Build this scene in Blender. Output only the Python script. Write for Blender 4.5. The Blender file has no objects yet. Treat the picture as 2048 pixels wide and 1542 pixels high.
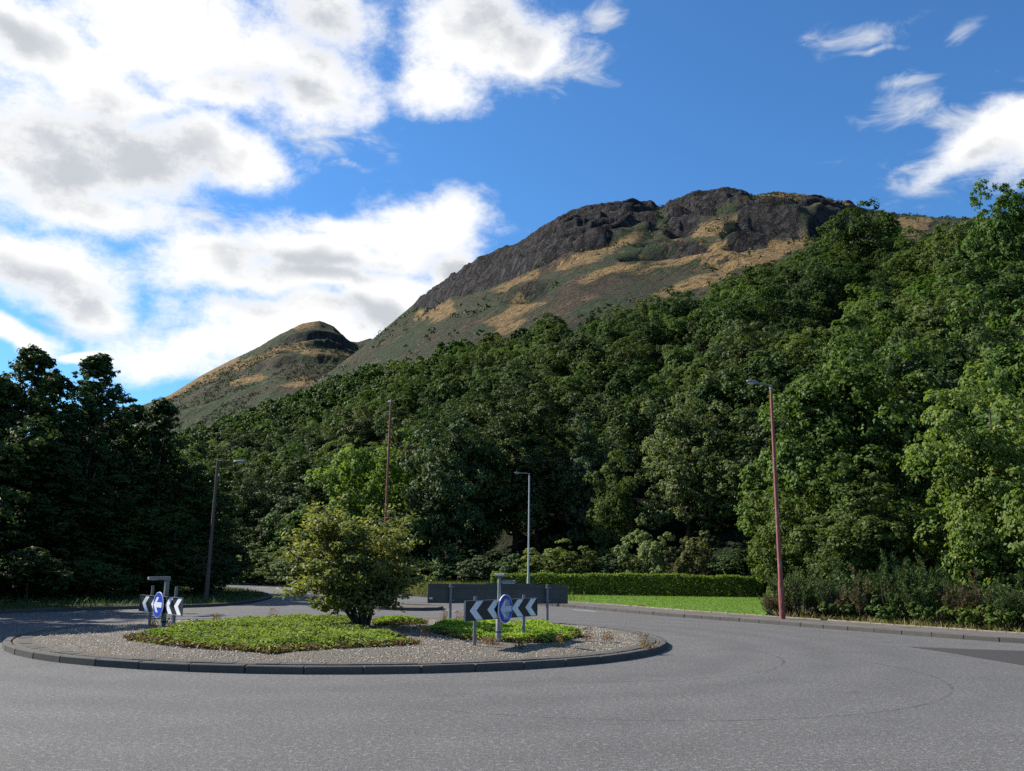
import bpy, math, random
import numpy as np
from mathutils import Matrix, Vector

sc = bpy.context.scene
C = sc.collection
R = math.radians
RNG = np.random.default_rng(7)
random.seed(7)

# ------------------------------------------------------------------ camera
CAM_H, PITCH, ROLL, FPX = 1.65, 12.1, 0.8, 1725.0      # focal length in pixels of a 2048 wide picture
cam = bpy.data.cameras.new("camera"); cam_ob = bpy.data.objects.new("camera", cam); C.objects.link(cam_ob)
cam.sensor_width = 36.0; cam.lens = FPX / 2048.0 * 36.0; cam.clip_start = 0.1; cam.clip_end = 6000
CM = Matrix.Rotation(R(90 + PITCH), 4, 'X') @ Matrix.Rotation(R(ROLL), 4, 'Z')
CM.translation = (0, 0, CAM_H)
cam_ob.matrix_world = CM
sc.camera = cam_ob
CR = np.array(CM.to_3x3())

def ray(px, py):
    v = CR @ np.array([(px - 1024) / FPX, (771 - py) / FPX, -1.0])
    return v / np.linalg.norm(v)
def at(px, py, z=0.0):                      # the point of the level plane z seen at a picture point
    v = ray(px, py); k = (z - CAM_H) / v[2]
    return Vector((v[0] * k, v[1] * k, z))
def at_y(px, Y):                            # x of a picture column at depth Y near the horizon
    v = ray(px, 1140); return v[0] / v[1] * Y
def project(P):
    q = (np.asarray(P) - np.array([0, 0, CAM_H])) @ CR
    return 1024 + FPX * q[..., 0] / -q[..., 2], 771 - FPX * q[..., 1] / -q[..., 2]

# ------------------------------------------------------------------ sun, sky, exposure
SUN_AZ, SUN_EL = -67.0, 37.0                # azimuth from straight ahead (+Y), negative to the left
sd = Vector((math.sin(R(SUN_AZ)) * math.cos(R(SUN_EL)), math.cos(R(SUN_AZ)) * math.cos(R(SUN_EL)), math.sin(R(SUN_EL))))
sun = bpy.data.lights.new("sun", 'SUN'); sun.energy = 5.0; sun.angle = R(0.53); sun.color = (1.0, 0.95, 0.87)
sun_ob = bpy.data.objects.new("sun", sun); C.objects.link(sun_ob)
sun_ob.rotation_euler = (-sd).to_track_quat('-Z', 'Y').to_euler(); sun_ob.location = sd * 400

sc.view_settings.view_transform = 'Standard'; sc.view_settings.look = 'None'
sc.view_settings.exposure = 0.95; sc.view_settings.gamma = 1.0; sc.view_settings.use_curve_mapping = False
sc.render.engine = 'CYCLES'
cy = sc.cycles
cy.max_bounces = 6; cy.diffuse_bounces = 3; cy.glossy_bounces = 2; cy.transmission_bounces = 4; cy.transparent_max_bounces = 8
cy.use_denoising = False; cy.caustics_reflective = False; cy.caustics_refractive = False
cy.sample_clamp_indirect = 4.0

class NT:                                   # tiny helper to write node trees
    def __init__(s, tree): s.t = tree; s.n = tree.nodes; s.l = tree.links
    def set(s, sock, v):
        if isinstance(v, bpy.types.NodeSocket): s.l.new(v, sock)
        elif v is not None: sock.default_value = v
    def math(s, op, a, b=None, c=None, clamp=False):
        n = s.n.new('ShaderNodeMath'); n.operation = op; n.use_clamp = clamp
        s.set(n.inputs[0], a); s.set(n.inputs[1], b); s.set(n.inputs[2], c); return n.outputs[0]
    def vec(s, op, a, b=None, out=0):
        n = s.n.new('ShaderNodeVectorMath'); n.operation = op
        s.set(n.inputs[0], a); s.set(n.inputs[1], b); return n.outputs[out]
    def noise(s, v, scale, detail=4, rough=0.55, lac=2.0, dist=0.0, out='Fac'):
        n = s.n.new('ShaderNodeTexNoise'); s.set(n.inputs['Vector'], v); n.inputs['Scale'].default_value = scale
        n.inputs['Detail'].default_value = detail; n.inputs['Roughness'].default_value = rough
        n.inputs['Lacunarity'].default_value = lac; n.inputs['Distortion'].default_value = dist; return n.outputs[out]
    def rng(s, v, a, b, c=0.0, d=1.0, smooth=False):
        n = s.n.new('ShaderNodeMapRange'); n.interpolation_type = 'SMOOTHSTEP' if smooth else 'LINEAR'; n.clamp = True
        s.set(n.inputs[0], v); n.inputs[1].default_value = a; n.inputs[2].default_value = b
        s.set(n.inputs[3], c); s.set(n.inputs[4], d); return n.outputs[0]
    def mix(s, f, a, b, mode='MIX'):
        n = s.n.new('ShaderNodeMix'); n.data_type = 'RGBA'; n.blend_type = mode
        s.set(n.inputs[0], f); s.set(n.inputs[6], col4(a)); s.set(n.inputs[7], col4(b)); return n.outputs[2]
def col4(c):
    return (*c, 1.0) if isinstance(c, (tuple, list)) and len(c) == 3 else c

world = bpy.data.worlds.new("World"); sc.world = world; world.use_nodes = True
world.cycles.sampling_method = 'MANUAL'; world.cycles.sample_map_resolution = 256
def azel(px, py):
    v = ray(px, py); return math.atan2(v[0], v[1]), math.asin(v[2])
# cumulus: centre and half size (picture pixels, turned into azimuth and elevation of the real sky)
CLOUDS = [(430, 190, 170, 62), (240, 190, 200, 60), (200, 395, 210, 62), (740, 515, 200, 66), (560, 565, 220, 50), (700, 430, 130, 34), (90, 90, 260, 110), (330, 70, 300, 130), (560, 120, 200, 110), (120, 290, 260, 170), (290, 322, 170, 102), (430, 300, 170, 70), (610, 200, 120, 60),
          (640, 30, 150, 90), (930, 60, 150, 120), (880, 170, 100, 65), (1050, 80, 105, 60), 
          (90, 530, 190, 85), (190, 600, 90, 42), (40, 655, 110, 25), (180, 690, 80, 14),
          (830, 460, 180, 92), (640, 505, 200, 82), (455, 528, 145, 76), (900, 540, 90, 75), (690, 570, 230, 55), (560, 655, 260, 70), (330, 715, 140, 58), (430, 690, 160, 70), (760, 620, 130, 70),
          (1985, 318, 190, 56), (2090, 255, 130, 50)]
WISPS = [(1185, 60, 60, 60), (1690, 60, 110, 50), (1910, 65, 60, 22), (1720, 95, 70, 14), (700, 318, 60, 16), (770, 318, 40, 14), (1800, 160, 70, 26),
         (1930, 300, 230, 110), (1790, 222, 110, 48), (1860, 350, 190, 80), (2080, 270, 220, 140), (1960, 330, 160, 90), (1110, 130, 110, 60), (640, 250, 120, 70), (400, 430, 140, 60), (240, 640, 140, 40)]
GREY = [(120, 300, 300, 150), (330, 340, 200, 110), (40, 90, 120, 60), (640, 60, 170, 130), (560, 190, 150, 50), (1010, 30, 170, 70), (640, 540, 260, 60), (880, 540, 120, 60), (90, 570, 200, 60), (430, 600, 200, 40), (2020, 350, 150, 40), (760, 640, 200, 40)]
def build_world():
    g = bpy.data.node_groups.new('cloud_cover', 'ShaderNodeTree')
    g.interface.new_socket('Vector', in_out='INPUT', socket_type='NodeSocketVector')
    g.interface.new_socket('Cover', in_out='OUTPUT', socket_type='NodeSocketFloat')
    g.interface.new_socket('Wisp', in_out='OUTPUT', socket_type='NodeSocketFloat')
    g.interface.new_socket('Grey', in_out='OUTPUT', socket_type='NodeSocketFloat')
    n = NT(g); gi = g.nodes.new('NodeGroupInput'); go = g.nodes.new('NodeGroupOutput')
    D = gi.outputs[0]
    warp = n.vec('SUBTRACT', n.noise(D, 7, 2, 0.55, out='Color'), (0.5, 0.5, 0.5))
    sc_ = g.nodes.new('ShaderNodeVectorMath'); sc_.operation = 'SCALE'; g.links.new(warp, sc_.inputs[0]); sc_.inputs['Scale'].default_value = 0.09
    Dw = n.vec('ADD', D, sc_.outputs[0])
    sep = g.nodes.new('ShaderNodeSeparateXYZ'); g.links.new(Dw, sep.inputs[0])
    az = n.math('ARCTAN2', sep.outputs[0], sep.outputs[1]); el = n.math('ARCSINE', sep.outputs[2])
    cmb = g.nodes.new('ShaderNodeCombineXYZ'); g.links.new(az, cmb.inputs[0]); g.links.new(el, cmb.inputs[1]); ae = cmb.outputs[0]
    def field(lst):
        f = None
        for (x, y, rx, ry) in lst:
            a0, e0 = azel(x, y); a1 = azel(x + rx, y)[0]; e1 = azel(x, y - ry)[1]
            v = n.vec('SUBTRACT', ae, (a0, e0, 0)); v = n.vec('MULTIPLY', v, (1 / (a1 - a0), 1 / (e1 - e0), 0))
            d = n.math('SUBTRACT', 1.0, n.vec('LENGTH', v, out=1)); f = d if f is None else n.math('SMOOTH_MAX', f, d, 0.25)
        return f
    f = n.math('MAXIMUM', field(CLOUDS), -1.2)
    # the sky goes on with the same kind of clouds all round
    low = n.noise(n.vec('MULTIPLY', D, (1, 1, 1.8)), 3.1, 2, 0.5)
    other = n.rng(low, 0.42, 0.72, -1.2, 0.9)
    az0 = n.math('ABSOLUTE', az); out_a = n.rng(az0, 0.60, 0.78, 0, 1, True); out_e = n.rng(el, 0.64, 0.8, 0, 1, True)
    outm = n.math('MAXIMUM', out_a, out_e)
    f = n.math('ADD', n.math('MULTIPLY', f, n.math('SUBTRACT', 1, outm)), n.math('MULTIPLY', other, outm))
    fine = n.noise(n.vec('MULTIPLY', D, (1, 1, 1.5)), 13, 7, 0.66, 2.15)
    low2 = n.noise(D, 9, 3, 0.6)
    f2 = n.math('MULTIPLY_ADD', n.math('SUBTRACT', fine, 0.5), 1.75, f)
    g.links.new(f2, go.inputs[0])
    w = n.math('MULTIPLY_ADD', n.math('SUBTRACT', n.noise(n.vec('MULTIPLY', D, (1, 1, 2.5)), 16, 4, 0.65, dist=0.6), 0.58), 3.2, field(WISPS))
    g.links.new(w, go.inputs[1])
    gr = n.math('ADD', n.math('MULTIPLY', field(GREY), n.math('SUBTRACT', 1, outm)), n.math('MULTIPLY', other, n.math('MULTIPLY', outm, 0.6)))
    g.links.new(n.math('MULTIPLY_ADD', n.math('SUBTRACT', low2, 0.5), 1.6, n.math('MULTIPLY_ADD', n.math('SUBTRACT', fine, 0.5), 0.9, gr)), go.inputs[2])

    t = world.node_tree; t.nodes.clear(); n = NT(t)
    tc = t.nodes.new('ShaderNodeTexCoord'); D = tc.outputs['Generated']
    sky = t.nodes.new('ShaderNodeTexSky'); sky.sky_type = 'NISHITA'; sky.sun_disc = False
    sky.sun_elevation = R(SUN_EL); sky.sun_rotation = R(SUN_AZ); sky.altitude = 30; sky.air_density = 1.0; sky.dust_density = 0.25; sky.ozone_density = 4.0
    c1 = t.nodes.new('ShaderNodeGroup'); c1.node_tree = g; t.links.new(D, c1.inputs[0])
    a = n.rng(c1.outputs[0], -0.28, 0.6, 0, 1, True)
    shade = n.math('MULTIPLY', n.rng(c1.outputs[2], -0.25, 0.75, 0, 1, True), n.rng(c1.outputs[0], 0.1, 0.9, 0, 1, True))
    ccol = n.mix(shade, (8.0, 7.95, 7.85), (4.35, 4.6, 4.95))
    skyc = n.mix(1.0, sky.outputs[0], (0.58, 1.0, 1.30), 'MULTIPLY')
    wa = n.rng(c1.outputs[1], -0.15, 1.3, 0, 0.9, True)
    c = n.mix(wa, skyc, (5.6, 5.9, 6.3)); c = n.mix(a, c, ccol)
    bg = t.nodes.new('ShaderNodeBackground'); t.links.new(c, bg.inputs[0]); bg.inputs[1].default_value = 0.072
    o = t.nodes.new('ShaderNodeOutputWorld'); t.links.new(bg.outputs[0], o.inputs[0])
build_world()

# ------------------------------------------------------------------ helpers
def tag(o, label=None, cat=None, group=None, kind=None):
    if label: o['label'] = label
    if cat: o['category'] = cat
    if group: o['group'] = group
    if kind: o['kind'] = kind
    return o
def empty(name, loc=(0, 0, 0), rz=0.0):
    o = bpy.data.objects.new(name, None); C.objects.link(o); o.location = loc; o.rotation_euler = (0, 0, rz); o.empty_display_size = 0.2; return o
def link(name, me, parent=None, loc=None, rz=0.0, scale=None):
    o = bpy.data.objects.new(name, me); C.objects.link(o)
    if parent: o.parent = parent
    if loc is not None: o.location = loc
    o.rotation_euler = (0, 0, rz)
    if scale is not None: o.scale = scale
    return o
def np_mesh(name, V, F, mats, smooth=False, mat_idx=None):
    V = np.asarray(V, np.float32); F = np.asarray(F, np.int32); k = F.shape[1]
    me = bpy.data.meshes.new(name); me.vertices.add(len(V)); me.vertices.foreach_set('co', V.ravel())
    me.loops.add(F.size); me.loops.foreach_set('vertex_index', F.ravel()); me.polygons.add(len(F))
    me.polygons.foreach_set('loop_start', np.arange(0, F.size, k, dtype=np.int32))
    me.polygons.foreach_set('loop_total', np.full(len(F), k, np.int32))
    if smooth: me.polygons.foreach_set('use_smooth', np.ones(len(F), bool))
    if mat_idx is not None: me.polygons.foreach_set('material_index', np.asarray(mat_idx, np.int32))
    me.update(calc_edges=True); me.validate()
    for m in (mats if isinstance(mats, (list, tuple)) else [mats]): me.materials.append(m)
    return me
def attr(me, name, vals):
    a = me.attributes.new(name, 'FLOAT', 'POINT'); a.data.foreach_set('value', np.asarray(vals, np.float32))

class MB:
    def __init__(s): s.v = []; s.f = []; s.sm = []
    def add(s, vs, fs, smooth=False):
        b = len(s.v); s.v += [tuple(v) for v in vs]; s.f += [tuple(b + i for i in f) for f in fs]; s.sm += [smooth] * len(fs); return s
    def box(s, c, d, M=None, bev=0.0):
        x, y, z = d[0] / 2, d[1] / 2, d[2] / 2
        if bev > 0:
            b = bev; ring = [(-x + b, -y), (x - b, -y), (x, -y + b), (x, y - b), (x - b, y), (-x + b, y), (-x, y - b), (-x, -y + b)]
            lv = []
            for zz, k in ((-z, 0), (z - b, 0), (z, b)):
                for (u, w) in ring: lv.append((u - math.copysign(min(k, abs(u)), u), w - math.copysign(min(k, abs(w)), w), zz))
            fs = [tuple(reversed(range(8))), tuple(range(16, 24))]
            for r in range(2):
                for i in range(8): j = (i + 1) % 8; fs.append((r * 8 + i, r * 8 + j, r * 8 + 8 + j, r * 8 + 8 + i))
        else:
            lv = [(-x, -y, -z), (x, -y, -z), (x, y, -z), (-x, y, -z), (-x, -y, z), (x, -y, z), (x, y, z), (-x, y, z)]
            fs = [(0, 3, 2, 1), (4, 5, 6, 7), (0, 1, 5, 4), (1, 2, 6, 5), (2, 3, 7, 6), (3, 0, 4, 7)]
        c = Vector(c); vs = [(M @ Vector(v) if M else Vector(v)) + c for v in lv]
        return s.add(vs, fs)
    def tube(s, pts, rad, n=10, caps=True, smooth=True):
        pts = [Vector(p) for p in pts]; rad = rad if isinstance(rad, (list, tuple)) else [rad] * len(pts); vs = []
        up = None
        for i, p in enumerate(pts):
            d = (pts[min(i + 1, len(pts) - 1)] - pts[max(i - 1, 0)]); d = d.normalized() if d.length > 1e-9 else Vector((0, 0, 1))
            if up is None or abs(up.dot(d)) > 0.98: up = Vector((1, 0, 0)) if abs(d.x) < 0.9 else Vector((0, 1, 0))
            a = (up - d * up.dot(d)).normalized(); b = d.cross(a); up = a
            for k in range(n):
                t = 2 * math.pi * k / n; vs.append(p + (a * math.cos(t) + b * math.sin(t)) * rad[i])
        fs = []
        for i in range(len(pts) - 1):
            for k in range(n): j = (k + 1) % n; fs.append((i * n + k, i * n + j, i * n + n + j, i * n + n + k))
        s.add(vs, fs, smooth)
        if caps: s.add(vs[:n], [tuple(reversed(range(n)))]); s.add(vs[-n:], [tuple(range(n))])
        return s
    def prism(s, poly, y0, y1):               # polygon in x,z pushed along y
        n = len(poly); vs = [(x, y0, z) for x, z in poly] + [(x, y1, z) for x, z in poly]
        fs = [tuple(range(n)), tuple(reversed(range(n, 2 * n)))] + [(i, i + n, (i + 1) % n + n, (i + 1) % n) for i in range(n)]
        return s.add(vs, fs)
    def mesh(s, name, mat):
        me = bpy.data.meshes.new(name); me.from_pydata(s.v, [], s.f); me.polygons.foreach_set('use_smooth', s.sm); me.update()
        me.materials.append(mat); return me
    def build(s, name, mat, parent=None, loc=None, rz=0.0): return link(name, s.mesh(name, mat), parent, loc, rz)

# numpy value noise
_P = np.random.default_rng(3).random((256, 256)).astype(np.float32)
def vnoise(x, y):
    x = np.asarray(x, float); y = np.asarray(y, float); xi = np.floor(x).astype(int); yi = np.floor(y).astype(int); fx = x - xi; fy = y - yi
    fx = fx * fx * fx * (fx * (fx * 6 - 15) + 10); fy = fy * fy * fy * (fy * (fy * 6 - 15) + 10)
    a = _P[xi & 255, yi & 255]; b = _P[(xi + 1) & 255, yi & 255]; c = _P[xi & 255, (yi + 1) & 255]; d = _P[(xi + 1) & 255, (yi + 1) & 255]
    return (a * (1 - fx) + b * fx) * (1 - fy) + (c * (1 - fx) + d * fx) * fy
def fbm(x, y, o=5, g=0.5):
    s = 0; a = 1; t = 0
    for i in range(o): s = s + a * vnoise(x * 2 ** i + 17.3 * i, y * 2 ** i + 5.1 * i); t += a; a *= g
    return s / t
def ridged(x, y, o=5, g=0.55):
    s = 0; a = 1; t = 0
    for i in range(o): s = s + a * (1 - np.abs(2 * vnoise(x * 2 ** i + 11.7 * i, y * 2 ** i + 3.9 * i) - 1)) ** 2; t += a; a *= g
    return s / t
def in_poly(x, y, poly):
    x = np.asarray(x); y = np.asarray(y); r = np.zeros(x.shape, bool); n = len(poly)
    for i in range(n):
        x0, y0 = poly[i][0], poly[i][1]; x1, y1 = poly[(i + 1) % n][0], poly[(i + 1) % n][1]
        if y0 == y1: continue
        c = ((y0 > y) != (y1 > y)) & (x < (x1 - x0) * (y - y0) / (y1 - y0) + x0); r ^= c
    return r

# ------------------------------------------------------------------ materials
def material(name, fn, rough=0.7, spec=0.3, metal=0.0):
    m = bpy.data.materials.new(name); m.use_nodes = True; t = m.node_tree; b = t.nodes['Principled BSDF']
    b.inputs['Roughness'].default_value = rough; b.inputs['Specular IOR Level'].default_value = spec; b.inputs['Metallic'].default_value = metal
    n = NT(t); n.b = b; n.tc = t.nodes.new('ShaderNodeTexCoord'); n.obj = n.tc.outputs['Object']
    n.geo = t.nodes.new('ShaderNodeNewGeometry'); n.pos = n.geo.outputs['Position']
    def bump(h, strength=0.3, dist=0.02):
        q = t.nodes.new('ShaderNodeBump'); q.inputs['Strength'].default_value = strength; q.inputs['Distance'].default_value = dist
        t.links.new(h, q.inputs['Height']); t.links.new(q.outputs[0], b.inputs['Normal'])
    n.bump = bump
    c = fn(n)
    if c is not None: n.set(b.inputs['Base Color'], col4(c))
    return m
def plain(name, c, rough=0.6, spec=0.3, var=0.25, scale=6.0, metal=0.0, c2=None):
    def fn(n):
        f = n.noise(n.pos, scale, 5, 0.6)
        d = c2 or tuple(k * (1 - var) for k in c)
        n.bump(n.noise(n.pos, scale * 6, 3), 0.08, 0.01)
        return n.mix(n.rng(f, 0.35, 0.7), c, d)
    return material(name, fn, rough, spec, metal)
def leaf(name, ca, cb, cc=None, trans=0.35, rough=0.62, spec=0.16, var=0.5):
    m = bpy.data.materials.new(name); m.use_nodes = True; t = m.node_tree; b = t.nodes['Principled BSDF']; n = NT(t)
    geo = t.nodes.new('ShaderNodeNewGeometry'); oi = t.nodes.new('ShaderNodeObjectInfo'); tc = t.nodes.new('ShaderNodeTexCoord')
    r = geo.outputs['Random Per Island']; big = n.noise(tc.outputs['Object'], 0.55, 3, 0.6)
    c = n.mix(n.math('ADD', n.math('MULTIPLY', r, 0.6), n.math('MULTIPLY', n.rng(big, 0.3, 0.7), 0.4)), ca, cb)
    if cc is not None: c = n.mix(n.rng(r, 0.93, 0.97), c, cc)
    h = t.nodes.new('ShaderNodeHueSaturation'); t.links.new(c, h.inputs['Color'])
    n.set(h.inputs['Hue'], n.rng(oi.outputs['Random'], 0, 1, 0.5 - 0.018 * var * 2, 0.5 + 0.018 * var * 2)); n.set(h.inputs['Value'], n.rng(n.math('FRACT', n.math('MULTIPLY', oi.outputs['Random'], 7.3)), 0, 1, 1 - 0.3 * var, 1 + 0.5 * var))
    n.set(h.inputs['Saturation'], n.rng(n.math('FRACT', n.math('MULTIPLY', oi.outputs['Random'], 13.7)), 0, 1, 1 - 0.25 * var, 1 + 0.1 * var))
    t.links.new(h.outputs[0], b.inputs['Base Color']); b.inputs['Roughness'].default_value = rough; b.inputs['Specular IOR Level'].default_value = spec
    tr = t.nodes.new('ShaderNodeBsdfTranslucent'); tcol = n.mix(1.0, h.outputs[0], (1.25, 1.3, 0.6), 'MULTIPLY'); t.links.new(tcol, tr.inputs[0])
    mx = t.nodes.new('ShaderNodeMixShader'); mx.inputs[0].default_value = trans
    t.links.new(b.outputs[0], mx.inputs[1]); t.links.new(tr.outputs[0], mx.inputs[2]); t.links.new(mx.outputs[0], t.nodes['Material Output'].inputs[0])
    return m

# ------------------------------------------------------------------ the hill
def rast(polys, blur=2, wt=None):
    gx, gy = np.meshgrid(np.arange(0, 2400, 4) - 200, np.arange(300, 900, 4)); m = np.zeros(gx.shape)
    for i, p in enumerate(polys): m = np.maximum(m, in_poly(gx + 0.01, gy + 0.01, p) * (wt[i] if wt else 1.0))
    for _ in range(blur):
        q = np.pad(m, 1, mode='edge'); m = (q[:-2, 1:-1] + q[2:, 1:-1] + q[1:-1, :-2] + q[1:-1, 2:] + 2 * q[1:-1, 1:-1]) / 6
    return m
def look(m, px, py):
    i = np.clip((py - 300) / 4, 0, m.shape[0] - 1.001); j = np.clip((px + 200) / 4, 0, m.shape[1] - 1.001)
    i = np.nan_to_num(i); j = np.nan_to_num(j); a = i.astype(int); b = j.astype(int); u = i - a; v = j - b
    return (m[a, b] * (1 - u) + m[a + 1, b] * u) * (1 - v) + (m[a, b + 1] * (1 - u) + m[a + 1, b + 1] * u) * v
CLIFF = [[(800, 640), (845, 590), (960, 505), (1050, 475), (1170, 395), (1255, 385), (1316, 405), (1312, 440), (1295, 464), (1260, 459), (1195, 490), (1137, 512), (1076, 536), (990, 566), (905, 598), (833, 616)],
         [(1338, 405), (1385, 375), (1505, 385), (1480, 420), (1440, 432), (1400, 438), (1380, 452), (1330, 458)],
         [(1475, 425), (1520, 405), (1640, 405), (1735, 424), (1690, 434), (1610, 438), (1570, 466), (1500, 488), (1450, 480), (1465, 450)],
         [(1235, 525), (1300, 488), (1390, 476), (1430, 480), (1400, 500), (1330, 520), (1290, 532)],
         [(1160, 595), (1210, 545), (1300, 535), (1360, 548), (1345, 572), (1280, 590), (1200, 602)],
         [(1590, 455), (1640, 440), (1690, 446), (1680, 458), (1600, 464)], [(985, 606), (1040, 575), (1110, 560), (1060, 596)], [(1340, 515), (1400, 505), (1500, 505), (1460, 528), (1360, 535)],
         [(515, 695), (600, 645), (650, 640), (705, 680), (715, 705), (660, 702), (610, 684), (560, 690)], [(430, 760), (500, 720), (540, 715), (520, 745), (440, 765)], [(560, 700), (650, 705), (690, 722), (640, 745), (560, 735)], [(470, 705), (520, 690), (515, 702), (468, 715)]]
GOLD = [[(828, 640), (850, 618), (905, 602), (915, 622), (860, 642)], [(985, 580), (1060, 542), (1085, 540), (1060, 558), (1000, 584)], [(1080, 540), (1195, 492), (1260, 462), (1300, 466), (1260, 490), (1190, 520), (1130, 540)],
        [(1500, 412), (1545, 380), (1640, 388), (1720, 412), (1700, 416), (1600, 402), (1530, 408)], [(1300, 490), (1380, 455), (1470, 430), (1478, 450), (1440, 474), (1380, 474)],
        [(1400, 512), (1440, 478), (1530, 494), (1600, 462), (1690, 458), (1640, 480), (1560, 515), (1450, 535)], [(1310, 590), (1390, 548), (1450, 535), (1470, 550), (1420, 575), (1340, 592)],
        [(1150, 568), (1210, 530), (1300, 520), (1400, 498), (1420, 505), (1330, 534), (1220, 546), (1170, 575)], [(1790, 430), (1860, 436), (1840, 490), (1805, 480)], [(1060, 560), (980, 668), (1030, 640), (1040, 640)],
        [(980, 672), (1010, 648), (1060, 640), (1030, 660)], [(960, 645), (1080, 600), (1090, 612), (980, 655)],
        [(310, 805), (345, 775), (430, 725), (470, 712), (480, 730), (430, 758), (380, 780), (340, 802)], [(480, 730), (540, 700), (600, 685), (590, 700), (530, 716), (470, 752)], [(590, 676), (640, 690), (700, 712), (680, 722), (600, 704)], [(550, 770), (600, 755), (640, 765), (580, 778)], [(440, 770), (500, 750), (540, 755), (480, 775)], [(570, 655), (625, 640), (640, 650), (600, 662)]]
def te(px, py):
    v = ray(px, py); return v[0] / v[1], v[2] / v[1]
MAINC = [(-1500, 1010, 260), (-400, 960, 280), (0, 930, 300), (200, 890, 320), (340, 868, 330), (450, 842, 350), (560, 800, 390), (620, 772, 430), (745, 678, 540), (850, 590, 640), (960, 515, 720), (1050, 484, 770), (1170, 412, 830), (1215, 404, 845),
         (1255, 401, 850), (1300, 412, 858), (1325, 424, 865), (1345, 407, 868), (1385, 388, 875), (1440, 388, 880), (1495, 392, 885), (1512, 399, 887), (1550, 382, 890), (1640, 394, 885), (1730, 420, 850), (1830, 437, 800), (1960, 440, 760), (2100, 455, 720), (2600, 520, 640), (3600, 640, 560)]
LEFTC = [(-1500, 1000, 900), (-300, 960, 900), (100, 880, 900), (240, 826, 920), (340, 790, 950), (400, 752, 975), (450, 726, 990), (520, 692, 1000), (560, 668, 1010), (600, 648, 1030), (640, 641, 1040), (668, 652, 1045), (700, 682, 1060), (716, 684, 1070), (740, 676, 1080), (770, 690, 1090), (900, 780, 1090), (1100, 900, 1090), (2600, 1100, 1090)]
Y0 = np.array([(-1.5, 150), (-0.8, 120), (-0.4, 92), (-0.2, 84), (0, 74), (0.2, 64), (0.35, 54), (0.5, 45), (0.7, 42), (1.5, 40)], float)
TT = np.unique(np.concatenate([np.linspace(-1.3, -0.47, 50), np.linspace(-0.47, 0.72, 600), np.linspace(0.72, 1.5, 50)]))
YY = np.unique(np.concatenate([40 * (500 / 40) ** np.linspace(0, 1, 170), np.linspace(500, 1120, 300), np.linspace(1120, 1700, 40)]))
T2, Y2 = np.meshgrid(TT, YY, indexing='ij'); X2 = T2 * Y2
cliff_m = rast(CLIFF, 2, [0.9, 0.9, 0.9, 0.55, 0.5, 0.6, 0.5, 0.45, 0.42, 0.3, 0.3, 0.3]); gold_m = rast(GOLD, 2); cliff_s = rast(CLIFF, 14, [0.9, 0.9, 0.9, 0.6, 0.1, 0.7, 0.4, 0.4, 0.4, 0.3, 0.3, 0.3])
def crest(lst):
    a = np.array([(*te(x, y), d) for x, y, d in lst]); yc = np.interp(TT, a[:, 0], a[:, 2]); e = np.interp(TT, a[:, 0], a[:, 1]); return yc, CAM_H + e * yc
def hill(lst, y0, power, back):
    yc, zc = crest(lst); yc = yc[:, None]; zc = zc[:, None]; y0 = y0[:, None] if np.ndim(y0) else y0
    k_ = 45; w_ = np.hanning(2 * k_ + 3)[1:-1]; w_ /= w_.sum(); zs = np.convolve(np.pad(zc[:, 0], k_, mode='edge'), w_, 'valid')[:, None]   # broad slope below, true crest on top
    s = np.clip((Y2 - y0) / (yc - y0), 0, 1); z = zs * s ** power + (zc - zs) * s ** 7
    px, py = project(np.stack([X2, Y2, z], -1))
    M = look(cliff_m, px + (fbm(X2 / 25, Y2 / 40, 3) - 0.5) * 26, py + (fbm(X2 / 22 + 50, Y2 / 22, 3) - 0.5) * 26)
    h = 30.0; q = z / h + 1.6 * (fbm(X2 / 90 + 7, Y2 / 200, 3) - 0.5); fr = q - np.floor(q); k = np.clip((fr - 0.55) / 0.3, 0, 1); k = k * k * (3 - 2 * k)
    Ms = look(cliff_s, px + (fbm(X2 / 25, Y2 / 40, 3) - 0.5) * 26, py + (fbm(X2 / 22 + 50, Y2 / 22, 3) - 0.5) * 20)
    z = z + np.clip(Ms * 1.5, 0, 1) * (k - fr) * h * 0.9 * np.clip((yc - Y2) / 60, 0.25, 1)
    z = np.where(Y2 > yc, zc - (Y2 - yc) * back - 0.0006 * (Y2 - yc) ** 2, z)
    return z, M
y0a = np.interp(TT, Y0[:, 0], Y0[:, 1])
zm, M1 = hill(MAINC, y0a, 0.95, 0.25); zl, M2 = hill(LEFTC, 320.0, 1.0, 0.3)
ZH = np.maximum(zm, zl); MC = np.where(zm >= zl, M1, M2)
fade = np.clip((Y2 - 150) / 250, 0, 1)
ycm = crest(MAINC)[0][:, None]; ycl = crest(LEFTC)[0][:, None]; near = np.where(zm >= zl, np.abs(ycm - Y2), np.abs(ycl - Y2)); calm = np.clip(near / 90, 0.1, 1)
ZH = ZH + fade * calm * ((ridged(X2 / 55, Y2 / 75, 4) - 0.45) * (4 + 5 * MC) + (ridged(X2 / 11 + 9, Y2 / 30, 4) - 0.45) * (2.2 + 3.2 * MC) + (fbm(X2 / 110, Y2 / 110, 4) - 0.5) * 10)
ZH = np.where(ZH < 0.0, -0.5, ZH)
ZH = np.where(Y2 <= y0a[:, None] + 0.5, -0.5, ZH)
def hill_z(x, y):
    t = x / y; i = np.interp(t, TT, np.arange(len(TT))); j = np.interp(y, YY, np.arange(len(YY))); a = int(min(i, len(TT) - 2)); b = int(min(j, len(YY) - 2)); u = i - a; v = j - b
    z = (ZH[a, b] * (1 - u) + ZH[a + 1, b] * u) * (1 - v) + (ZH[a, b + 1] * (1 - u) + ZH[a + 1, b + 1] * u) * v
    return max(float(z), 0.0)

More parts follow.
